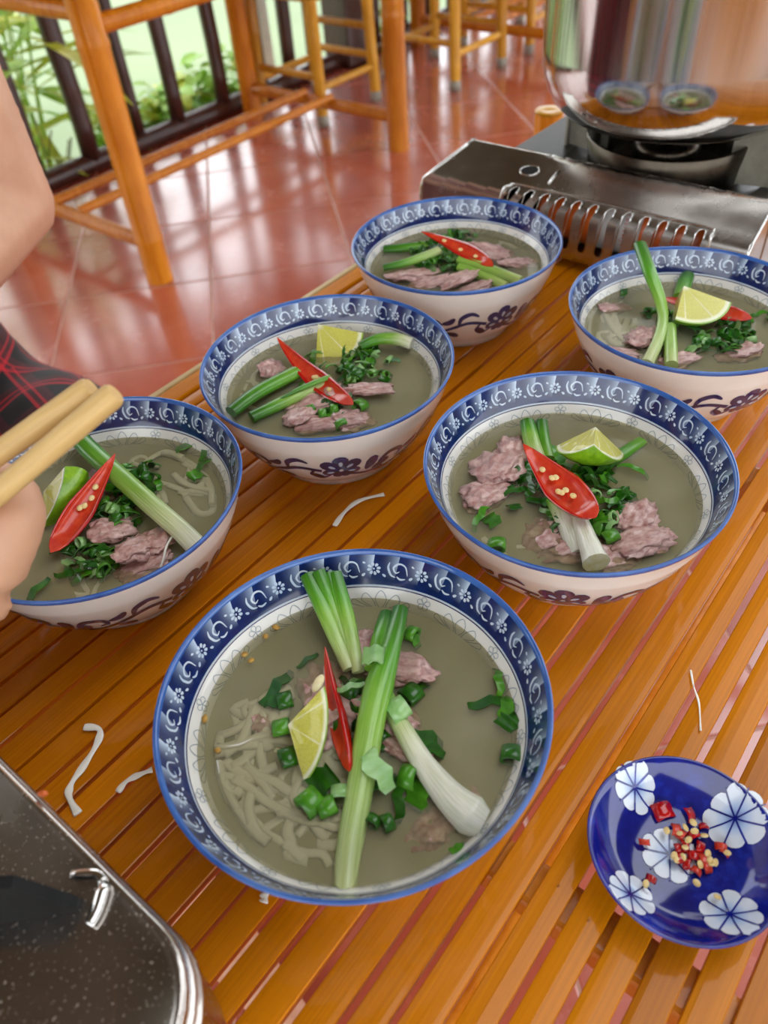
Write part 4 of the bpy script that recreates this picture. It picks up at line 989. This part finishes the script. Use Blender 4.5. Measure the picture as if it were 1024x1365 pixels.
# section of the front panel: vertical face, rounded shoulder, sloping apron
sec = [(.002, .008), (.0, .010), (.001, .03), (.003, .048)] + [(.003 + .013 * (1 - cos(a)), .048 + .014 * sin(a)) for a in (radians(x_) for x_ in (20, 40, 58))] + [(.020, .0655), (.034, .0745), (.046, .081), (.049, .0815), (.0505, .0805), (.0508, .056)]
sl = [0]
for a, b in zip(sec[:-1], sec[1:]): sl.append(sl[-1] + sqrt((a[0] - b[0]) ** 2 + (a[1] - b[1]) ** 2))
def sec_at(d, lift=0):
    d = max(0, min(sl[-1] - 1e-6, d)); i = max(k for k in range(len(sl) - 1) if sl[k] <= d); f = (d - sl[i]) / (sl[i + 1] - sl[i])
    a, b = V(sec[i]), V(sec[i + 1]); q = a.lerp(b, f); tg = (b - a).normalized(); return q + V((-tg.y, tg.x)) * lift
xs = []; slots = []
nsl = 12; sx0, sx1 = .098, .282; sw = .0078
for k in range(nsl):
    xc = sx0 + (sx1 - sx0) * k / (nsl - 1); slots.append(xc)
D0, D1 = .012, .058
fp = MB()
def column(xa, xb, lo_a, lo_b, hi_a, hi_b, ins):
    def strip(da0, da1, db0, db1, nseg):
        vs_ = []
        for i in range(nseg + 1):
            f = i / nseg
            for x_, d0_, d1_ in ((xa, da0, da1), (xb, db0, db1)):
                q = sec_at(d0_ + (d1_ - d0_) * f); vs_.append((x_, q[0], q[1]))
        fp.add(vs_, [[2 * i, 2 * i + 1, 2 * i + 3, 2 * i + 2] for i in range(nseg)])
    if not ins: strip(0, sl[-1], 0, sl[-1], 26)
    else: strip(0, lo_a, 0, lo_b, 4); strip(hi_a, sl[-1], hi_b, sl[-1], 16)
edges = [0.0]
for xc in slots: edges += [xc - sw / 2, xc + sw / 2]
edges.append(SL)
for i in range(0, len(edges) - 1):
    a, b = edges[i], edges[i + 1]
    if i % 2 == 0:
        kk = 4 if b - a > .03 else 1
        for q in range(kk): column(a + (b - a) * q / kk, a + (b - a) * (q + 1) / kk, 0, 0, 0, 0, False)
    else:
        R_ = sw / 2; cc = (a + b) / 2
        for q in range(8):
            x0_, x1_ = a + (b - a) * q / 8, a + (b - a) * (q + 1) / 8; d0_, d1_ = R_ - sqrt(max(0, R_ ** 2 - (x0_ - cc) ** 2)), R_ - sqrt(max(0, R_ ** 2 - (x1_ - cc) ** 2))
            column(x0_, x1_, D0 + d0_, D0 + d1_, D1 - d0_, D1 - d1_, True)
o = fp.build('front_panel', 'steel', stove)
def warp(v):            # the left end of the cover slopes inwards towards the top
    k = max(0.0, min(1.0, (v.z - .05) / .0315)); x0 = -.006 + .034 * k; return V((x0 + v.x * (SL - x0) / SL, v.y, v.z))
for v in o.data.vertices: v.co = warp(v.co)
def on_panel(x_, d, lift): q = sec_at(d, lift); return warp(V((x_, q[0], q[1])))
loop = [(.088, .012), (.088, .05), (.0895, .057), (.094, .0605), (.14, .0605), (.24, .0605), (.286, .0605), (.2905, .057), (.292, .05), (.292, .012)]
MB().tube(crom([on_panel(x_, d, .0006) for x_, d in loop], 4), .0012, 8).build('vent_frame', 'chrome', stove)
for xc in slots:
    pts = [on_panel(xc + sw / 2 * cx_, d, .0002) for cx_, d in ((-1, D0 + .004), (-1, D1 - .006), (-.85, D1 - .0025), (-.45, D1 - .0006), (0, D1), (.45, D1 - .0006), (.85, D1 - .0025), (1, D1 - .006), (1, D0 + .004))]
    MB().tube(pts, .0006, 6).build('slot_rim', 'chrome', stove)
# side plates, back, base and top
for x_ in (0, SL):
    mb = MB(); vs_ = [warp(V((x_, y, z))) for y, z in sec] + [V((x_, .0508, .008))]; vs2 = [v + V((.001 if x_ == 0 else -.001, 0, 0)) for v in vs_]; n = len(vs_)
    mb.add(vs_ + vs2, [list(range(n)), list(range(n, 2 * n))[::-1]] + [[i, (i + 1) % n, n + (i + 1) % n, n + i] for i in range(n)]); mb.build('side_plate', 'steel', stove, False)
    MB().tube([warp(V((x_, *sec_at(sl[-1] * k / 14, .0004)))) for k in range(15)], .0014, 6).build('edge_bead', 'chrome', stove)
MB().box(((SL + .04) / 2, SD, .032), (SL - .04, .0015, .047)).build('back_plate', 'steel', stove, False)
for x_ in (.04, SL): MB().box((x_, (SD + .0508) / 2, .032), (.0015, SD - .0508, .047)).build('burner_side', 'steel', stove, False)
MB().box((SL / 2, SD / 2, .009), (SL - .004, SD - .004, .002)).build('base_plate', 'steel', stove, False)
for x_ in (.03, SL - .03):
    for y in (.03, SD - .03): MB().lathe([(0, 0), (.010, 0), (.011, .002), (.010, .008), (0, .008)], 16, (x_, y, 0)).build('foot', 'blackiron', stove)
bcx, bcy = .192, .138
mb = MB(); n = 64; vs_ = []; fs = []; ri = .098
pr_ = [None, (.098, .056), (.096, .0545), (.085, .0515), (.050, .0505), (.046, .0515), (0, .0515)]
for i in range(n):
    a = 2 * pi * i / n; c_, s_ = cos(a), sin(a)
    # outer rectangle point along this direction
    tx = ((SL - bcx) / c_ if c_ > 1e-9 else ((.04 - bcx) / c_ if c_ < -1e-9 else 9)); ty = ((SD - bcy) / s_ if s_ > 1e-9 else ((.0508 - bcy) / s_ if s_ < -1e-9 else 9)); t_ = min(tx, ty)
    vs_.append((bcx + c_ * t_, bcy + s_ * t_, .056))
    for r, z in pr_[1:]: vs_.append((bcx + c_ * r, bcy + s_ * r, z))
k = len(pr_)
for i in range(n):
    j = (i + 1) % n
    for q in range(k - 1): fs.append([i * k + q, j * k + q, j * k + q + 1, i * k + q + 1])
smooth_by_angle(mb.add(vs_, fs).build('top_plate', 'soot', stove), 25)
MB().lathe([(.030, .0505), (.032, .074), (.028, .081), (.012, .083), (0, .083)], 40, (bcx, bcy, 0)).build('burner_head', 'burner', stove)
MB().lathe([(.070, .0508), (.073, .0508), (.0745, .066), (.078, .087), (.076, .0885), (.0725, .085), (.070, .0508)], 56, (bcx, bcy, 0)).build('wind_ring', 'burner', stove)
for k, a in enumerate((radians(176), radians(-3), radians(88))):
    d = V((cos(a), sin(a), 0)); R = Matrix((d, V((-d.y, d.x, 0)), Z)).transposed()
    mb = MB(); y = .0016
    out = [(.064, .053), (.108, .057), (.108, .1065), (.098, .1065), (.080, .1065), (.072, .104), (.064, .098)]
    n = len(out); vs_ = [R @ V((x_, -y, z)) + V((bcx, bcy, 0)) for x_, z in out] + [R @ V((x_, y, z)) + V((bcx, bcy, 0)) for x_, z in out]
    mb.add(vs_, [list(range(n)), list(range(n, 2 * n))[::-1]] + [[i, (i + 1) % n, n + (i + 1) % n, n + i] for i in range(n)]); mb.build('pot_support', 'support', stove, False)
    fl = MB().box((0, 0, 0), (.003, .016, .05), R, .0008); o = fl.build('support_flange', 'support', stove, False); o.location = V((bcx, bcy, .081)) + d * .1085
# oval hole, its shade a flat dark disc, and pressed nick on the apron
mb = MB(); vs_ = [on_panel(.092, .0775, .0006)]; n = 20
for i in range(n): a = 2 * pi * i / n; vs_.append(on_panel(.092 + .0085 * cos(a), .0775 + .0048 * sin(a), .0006))
mb.add(vs_, [[0, 1 + i, 1 + (i + 1) % n] for i in range(n)]).build('oval_hole', 'dark', stove, False)
MB().tube([on_panel(.092 + .0095 * cos(2 * pi * i / 24), .0775 + .0056 * sin(2 * pi * i / 24), .0003) for i in range(25)], .0008, 6).build('hole_rim', 'chrome', stove)
MB().tube([on_panel(.122, .068, .0004), on_panel(.120, .076, .0006), on_panel(.119, .084, .0004)], .0013, 6, .5).build('pressed_rib', 'chrome', stove)
# gas canister inside
can = empty('gas_canister', ts(.643, .478, ZT), ANG - pi / 2, 'orange and white gas canister showing through the stove vent slots', 'canister')
Rx = Matrix.Rotation(pi / 2, 4, 'Y')
mb = MB().lathe([(0, 0), (.024, 0), (.025, .004), (.025, .150), (.02, .162), (.009, .166), (.009, .176), (0, .176)], 32)
mb.v = [Rx @ v + V((.125, .036, .038)) for v in mb.v]; mb.build('canister_body', 'canorange', can)
mb = MB().lathe([(.0252, .06), (.0254, .061), (.0254, .102), (.0252, .103)], 32); mb.v = [Rx @ v + V((.125, .036, .038)) for v in mb.v]; mb.build('white_label', 'canwhite', can)
def text_mesh(body, size):
    cu = bpy.data.curves.new('txt', 'FONT'); cu.body = body; cu.size = size; cu.align_x = 'CENTER'; cu.align_y = 'CENTER'; cu.extrude = 0
    o = bpy.data.objects.new('txt', cu); COL.objects.link(o); dg = bpy.context.evaluated_depsgraph_get(); me = bpy.data.meshes.new_from_object(o.evaluated_get(dg)); bpy.data.objects.remove(o); bpy.data.curves.remove(cu); return me
me = text_mesh('C\u1ea4M N\u1ea0P L\u1ea0I', .0062); me.name = 'warning_text'
for v in me.vertices:       # wrap the line of text round the canister, reading upwards
    a = v.co.x / .0256 + .35; x_ = slots[7] - .0002 - v.co.y; v.co = V((x_, .036 - .0257 * cos(a), .038 + .0257 * sin(a)))
me.materials.clear(); me.materials.append(MAT['redprint']); link('warning_text', me, can)
# pot
pc = ts(.643, .478, ZT) + (-S) * bcx + T * bcy
pot = empty('stock_pot', V((pc.x, pc.y, ZT + .1065)), ANG, 'large shiny stainless steel stock pot on the vented stove', 'pot')
PR = .126
pp = [(0, 0), (.080, 0), (.092, .0012), (.104, .006), (.114, .015), (.121, .027), (.125, .042), (PR, .06), (PR, .2), (.128, .203), (.1285, .2055), (.126, .207), (.1245, .205), (.1245, .06), (.12, .03), (.1, .006), (.08, .002), (0, .002)]
MB().lathe(crom(pp, 1) if False else pp, 96).build('pot_body', 'potsteel', pot)
for sg in (-1, 1):
    mb = MB().tube(crom([(sg * PR, -.045, .165), (sg * (PR + .03), -.042, .168), (sg * (PR + .042), 0, .170), (sg * (PR + .03), .042, .168), (sg * PR, .045, .165)], 5), .005, 10); mb.build('handle', 'chrome', pot)

# ------------------------------------------------------------------ second gas stove (corner beside the chopsticks bowl)
st2 = empty('gas_stove', ts(.014, .098, ZT), ANG, 'grease-spotted stainless gas stove with rounded corner next to the crossed-scallion bowl', 'stove')
W2, D2 = .285, .34       # local x runs to -T, y to +S
def rrect(x0, x1, y0, y1, r, z, n=9):
    pts = []
    for cx_, cy_, a0 in ((x1 - r, y1 - r, 0), (x0 + r, y1 - r, 90), (x0 + r, y0 + r, 180), (x1 - r, y0 + r, 270)):
        for i in range(n + 1): a = radians(a0 + 90 * i / n); pts.append(V((cx_ + r * cos(a), cy_ + r * sin(a), z)))
    return pts
loops = []
for ins, z in ((.006, .010), (.001, .012), (.0, .03), (.0, .0635), (-.0014, .0645), (-.002, .0662), (-.0014, .0680), (.0004, .0690), (.0006, .0712), (-.0008, .0722), (-.0013, .0738), (-.0006, .0754), (.0008, .0762), (.0010, .0785), (.0002, .0798), (.0006, .0816), (.0020, .0826), (.0034, .0822), (.0048, .0813), (.022, .0812)):
    loops.append(rrect(-W2 + ins, -ins, ins, D2 - ins, .034 - ins * .8, z))
mb = MB(); n = len(loops[0]); vs_ = [p for l_ in loops for p in l_]
fs = [[a * n + i, a * n + (i + 1) % n, (a + 1) * n + (i + 1) % n, (a + 1) * n + i] for a in range(len(loops) - 1) for i in range(n)]
mb.add(vs_, fs); mb.build('body', 'steelspot', st2)
b2x, b2y = -.148, .195
mb = MB(); n2 = 72; L_ = loops[-1]; vs_ = []; fs = []; prs = [(.108, .0812), (.106, .0785), (.095, .075), (.06, .0735), (.05, .075), (0, .075)]
# top between rounded rectangle and drip pan
rect = rrect(-W2 + .022, -.022, .022, D2 - .022, .0165, .0812)
def hit(a):
    d = V((cos(a), sin(a), 0)); best = 9
    for p, q in zip(rect, rect[1:] + rect[:1]):
        e = q - p; den = d.x * e.y - d.y * e.x
        if abs(den) < 1e-12: continue
        w_ = p - V((b2x, b2y, .0812)); t_ = (w_.x * e.y - w_.y * e.x) / den; u_ = (w_.x * d.y - w_.y * d.x) / den
        if t_ > 0 and -1e-6 <= u_ <= 1 + 1e-6: best = min(best, t_)
    return best
angs = sorted(set([round(2 * pi * i / n2, 5) for i in range(n2)] + [round(atan2(p.y - b2y, p.x - b2x) % (2 * pi), 5) for p in rect]))
for a in angs:
    t_ = hit(a); vs_.append((b2x + cos(a) * t_, b2y + sin(a) * t_, .0812))
    for r, z in prs: vs_.append((b2x + cos(a) * r, b2y + sin(a) * r, z))
k = len(prs) + 1; n_ = len(angs)
for i in range(n_):
    j = (i + 1) % n_
    for q in range(k - 1): fs.append([i * k + q, j * k + q, j * k + q + 1, i * k + q + 1])
smooth_by_angle(mb.add(vs_, fs).build('top_plate', 'steelspot', st2), 25)
MB().lathe([(.030, .075), (.033, .086), (.028, .090), (.012, .092), (0, .092)], 40, (b2x, b2y, 0)).build('burner_head', 'burner', st2)
MB().lathe([(.062, .074), (.066, .076), (.067, .088), (.064, .089), (.062, .076)], 56, (b2x, b2y, 0)).build('wind_ring', 'chrome', st2)
for x_ in (-.04, -W2 + .04):
    for y in (.04, D2 - .04): MB().lathe([(0, 0), (.011, 0), (.012, .002), (.011, .011), (0, .011)], 16, (x_, y, 0)).build('foot', 'blackiron', st2)
l2 = lambda u, v, z: (Matrix.Rotation(-ANG, 3, 'Z') @ (px(u, v, ZT + z) - st2.location))
for k in range(4):
    a0 = atan2(l2(105, 1205, .082).y - b2y, l2(105, 1205, .082).x - b2x) + k * pi / 2
    d = V((cos(a0), sin(a0), 0)); e = V((-d.y, d.x, 0))
    if k == 0: pA = l2(104, 1206, .0825); R0 = (pA - V((b2x, b2y, pA.z))).length
    out = [(-.058, .079), (0, .079), (0, .0835), (-.013, .1085), (-.022, .1100), (-.030, .1050), (-.058, .1030)]
    y = .0022; n = len(out); vs_ = [V((b2x, b2y, 0)) + d * (R0 + x_) + e * sg * y + Z * z for sg in (-1, 1) for x_, z in out]
    MB().add(vs_, [list(range(n)), list(range(n, 2 * n))[::-1]] + [[i, (i + 1) % n, n + (i + 1) % n, n + i] for i in range(n)]).build('pot_support', 'blackiron', st2, False)
    # bent steel clip at the support's foot
    q0 = V((b2x, b2y, .083)) + d * (R0 + .002)
    MB().tube(crom([q0 + e * .0105 - d * .006, q0 + e * .0095 + d * .003, q0 + e * .006 + d * .0062], 3), .0018, 8, .6).build('support_clip', 'chrome', st2)
    MB().tube(crom([q0 + e * .005 + d * .0066, q0 - e * .004 + d * .005, q0 - e * .008 + d * .003], 3), .0024, 8, .6).build('support_clip', 'chrome', st2)
P = px(57, 1058, ZT + .0828)
tag(MB().ell((0, 0, 0), (.0022, .0013, .0012), None, 2).build('orange_crumb', 'canorange', None, loc=P), 'tiny orange crumb on the grease-spotted stove', 'crumb')

# ------------------------------------------------------------------ scraps on the table
def scrap(pts, r, lab, flat=.35):
    path = crom([px(u, v, ZT + .0012) for u, v in pts], 5); m = len(path)
    mb = MB().tube(path, [r * (1 + .25 * sin(i * .9)) for i in range(m)], 8, flat); tag(mb.build('noodle_scrap', 'noodle', recenter=True), lab, 'noodle')
scrap([(112, 969), (132, 972), (130, 990), (112, 1020), (95, 1045), (92, 1062), (104, 1085)], .0019, 'folded rice noodle scrap on the slats beside the grease-spotted stove')
scrap([(157, 1056), (168, 1042), (185, 1033), (203, 1026)], .0016, 'short rice noodle scrap touching the crossed-scallion bowl')
scrap([(446, 701), (460, 682), (480, 667), (512, 659)], .0017, 'curved rice noodle scrap on the slats between three bowls')
scrap([(921, 893), (925, 915), (932, 938), (934, 974)], .0005, 'thin straw-like fibre lying across the slats')
scrap([(352, 1190), (353, 1197), (351, 1203)], .0018, 'small noodle crumb below the crossed-scallion bowl')
mb = MB(); vs_ = []; nn = 8; c0 = px(1032, 348, ZT + .002)
for i in range(nn + 1):
    for j in range(nn + 1): vs_.append((i / nn * .08 - .04, j / nn * .05 - .025, .004 + .010 * abs(noise.noise(V((i * .6, j * .7, 3))))))
mb.add(vs_, [[i * (nn + 1) + j, (i + 1) * (nn + 1) + j, (i + 1) * (nn + 1) + j + 1, i * (nn + 1) + j + 1] for i in range(nn) for j in range(nn)])
o = mb.build('paper_napkin', 'paper', None, loc=V((c0.x, c0.y, ZT))); md = o.modifiers.new('thickness', 'SOLIDIFY'); md.thickness = .0015
tag(o, 'crumpled pale napkin beside the vented stove', 'napkin')

# ------------------------------------------------------------------ seated person with chopsticks
person = empty('person', ts(.17, .80, 0), 0, 'seated person in a red and black plaid dress holding wooden chopsticks', 'person')
def L(p): return V(p) - person.location
def capsules(chains, voxel, name, mat, smooth=6):
    bm = bmesh.new()
    for ch in chains:
        for (p0, r0), (p1, r1) in zip(ch[:-1], ch[1:]):
            p0, p1 = V(p0), V(p1); n = max(2, int((p1 - p0).length / (min(r0, r1) * .32)) + 1)
            for i in range(n + 1):
                f = i / n; bmesh.ops.create_icosphere(bm, subdivisions=2, radius=r0 + (r1 - r0) * f, matrix=Matrix.Translation(p0.lerp(p1, f)))
    me = bpy.data.meshes.new(name); bm.to_mesh(me); bm.free()
    o = bpy.data.objects.new(name, me); COL.objects.link(o)
    md = o.modifiers.new('fuse', 'REMESH'); md.mode = 'VOXEL'; md.voxel_size = voxel; md.use_smooth_shade = True
    if smooth: sm = o.modifiers.new('smooth', 'SMOOTH'); sm.factor = .5; sm.iterations = smooth
    dg = bpy.context.evaluated_depsgraph_get(); m2 = bpy.data.meshes.new_from_object(o.evaluated_get(dg)); m2.name = name
    bpy.data.objects.remove(o); bpy.data.meshes.remove(me); m2.materials.clear(); m2.materials.append(MAT[mat])
    m2.polygons.foreach_set('use_smooth', [True] * len(m2.polygons)); return m2
# joints (t, s, z)
J = lambda t, s_, z: L(ts(t, s_, z))
hipC, chest, neck, head = J(.17, .83, .50), J(.17, .82, .85), J(.17, .81, 1.02), J(.17, .78, 1.17)
shL, elL, wrL = J(.345, .79, 1.0), J(.350, .76, .748), J(.14, .66, .71)
shR, elR = J(-.03, .80, .985), J(-.13, .62, .80)
HD = .325
h = lambda u, v, d=0: L(pd(u, v, HD + d))
wrR = h(-160, 800, .06)
body = [
    [(hipC, .12), (J(.17, .83, .66), .105), (chest, .118), (J(.17, .82, .95), .10), (neck, .052), (J(.17, .79, 1.09), .052)],
    [(J(.23, .83, .52), .10), (J(.11, .83, .52), .10)], [(J(.10, .82, .90), .085), (J(.24, .82, .90), .085)],
    [(shL, .052), (J(.10, .82, .97), .06), (shR, .052)],
    [(head + Z * .0, .075), (head + Z * .055, .082)], [(head - S * .03 - Z * .03, .055), (head - S * .02 + Z * .04, .07)],
    [(head - S * .085 + Z * .0, .012), (head - S * .098 - Z * .02, .013)],                       # nose
    [(head + T * .083 + Z * .005, .012), (head + T * .086 - Z * .02, .009)], [(head - T * .083 + Z * .005, .012), (head - T * .086 - Z * .02, .009)],   # ears
    [(shL, .050), (shL.lerp(elL, .5), .047), (elL, .043)], [(elL, .043), (elL.lerp(wrL, .3), .040), (wrL, .027)],
    [(wrL, .026), (J(.09, .63, .712), .03), (J(.065, .61, .708), .026)],
    [(shR, .050), (shR.lerp(elR, .5), .045), (elR, .040)], [(elR, .040), (elR.lerp(wrR, .35), .038), (wrR, .025)],
]
for q in range(4):     # left hand fingers resting in the lap
    b0 = J(.06 - .002 * q, .635 - .018 * q, .705); body.append([(b0, .0095), (b0 - T * .035 - Z * .004, .009), (b0 - T * .055 - Z * .018, .008)])
body.append([(J(.10, .605, .712), .012), (J(.075, .58, .71), .0105), (J(.05, .575, .70), .009)])
for sg in (-1, 1):
    t_ = .17 + sg * .085
    hp, kn, an = J(t_, .80, .50), J(t_ + sg * .015, .40, .50), J(t_, .44, .09)
    body += [[(hp, .092), (hp.lerp(kn, .5), .078), (kn, .058)], [(kn, .056), (kn.lerp(an, .35), .054), (an, .036)], [(an, .036), (J(t_, .42, .045), .04), (J(t_ + sg * .01, .32, .032), .03), (J(t_ + sg * .015, .26, .026), .022)]]
# right hand round the chopsticks
body += [
    [(wrR, .026), (h(-90, 765, .025), .028), (h(-52, 735, .012), .022), (h(-48, 700, .012), .020)],
    [(h(-40, 745, .010), .0175), (h(2, 756, 0), .0118), (h(12, 728, -.003), .0122), (h(21, 690, -.004), .0132), (h(20, 662, .001), .0115), (h(4, 640, .006), .0095)],
    [(h(-42, 690, .006), .0125), (h(-52, 640, -.004), .0105), (h(-70, 610, -.010), .0095), (h(-95, 625, -.012), .0085)],                        # index
    [(h(-55, 705, .018), .0125), (h(-66, 660, .026), .0105), (h(-95, 650, .030), .0095), (h(-118, 668, .026), .0085)],                           # middle
    [(h(-60, 735, .022), .0125), (h(-92, 705, .036), .0105), (h(-120, 705, .036), .0095), (h(-132, 725, .028), .0085)],                          # ring
    [(h(-60, 770, .018), .0140), (h(-40, 808, .016), .0115), (h(-12, 806, .012), .0098)],
]
bme = capsules(body, .0040, 'body', 'skin', 7); link('body', bme, person)
dress = [
    [(hipC, .132), (J(.17, .83, .66), .115), (chest, .129), (J(.17, .82, .945), .114)], [(J(.245, .83, .54), .098), (J(.095, .83, .54), .098)], [(J(.10, .82, .90), .094), (J(.24, .82, .90), .094)],
    [(J(.235, .83, .60), .092), (J(.105, .83, .60), .092)],
    [(shL - T * .015, .064), (J(.25, .815, .965), .078), (J(.17, .82, .965), .084), (J(.08, .815, .965), .078), (shR + T * .015, .064)]]
for sg in (-1, 1):
    t_ = .17 + sg * .085; dress.append([(J(t_, .80, .505), .104), (J(t_ + sg * .008, .66, .51), .098), (J(t_ + sg * .012, .52, .515), .092)])
dress.append([(J(.17, .80, .49), .08), (J(.17, .52, .51), .075)])
dm = capsules(dress, .007, 'dress', 'plaid', 8)
for v in dm.vertices:      # shallow folds
    v.co += v.normal * .003 * sin(v.co.z * 30 + v.co.x * 60 + 2 * noise.noise(v.co * 9))
link('dress', dm, person)
hm = capsules([[(head + Z * .07 + S * .02, .086), (head + S * .045 - Z * .0, .078), (head + S * .06 - Z * .10, .06), (head + S * .07 - Z * .2, .05)], [(head + Z * .09 - S * .03, .065), (head + Z * .09, .08)]], .008, 'hair', 'hair', 4); link('hair', hm, person)
for sg in (-1, 1): MB().ell(head - S * .078 + T * .031 * sg + Z * .025, (.011, .011, .011)).build('eye', 'eye', person)
MB().ell(head - S * .078 - Z * .052, (.022, .012, .006), Matrix((T, -S, Z)).transposed()).build('lips', 'meat', person)
# nails on the thumb
stool(ts(.02, .70, 0), 'bamboo stool under the seated person', 'poleY', .30, .395)
# chopsticks
def chop(u0, v0, d0, u1, v1, d1, lab):
    a, b = pd(u0, v0, d0), pd(u1, v1, d1); dr_ = (b - a).normalized(); e = a + dr_ * .235
    rr = []; pts = []
    for f, r in ((0, .0040), (.004, .0047), (.012, .0050), (.4, .0047), (.75, .0038), (1, .0024)): pts.append(a.lerp(e, f)); rr.append(r)
    mb = MB().tube(pts, rr, 12); c = sum(mb.v, V()) / len(mb.v); mb.v = [v - c for v in mb.v]
    tag(smooth_by_angle(mb.build('chopstick', 'chop', None, loc=c), 50), lab, 'chopstick', 'chopsticks in the hand')
chop(154, 524, .292, 0, 655, .303, 'pale wooden chopstick held on the thumb side of the hand')
chop(122, 517, .300, 0, 603, .312, 'pale wooden chopstick lying behind the one on the thumb')
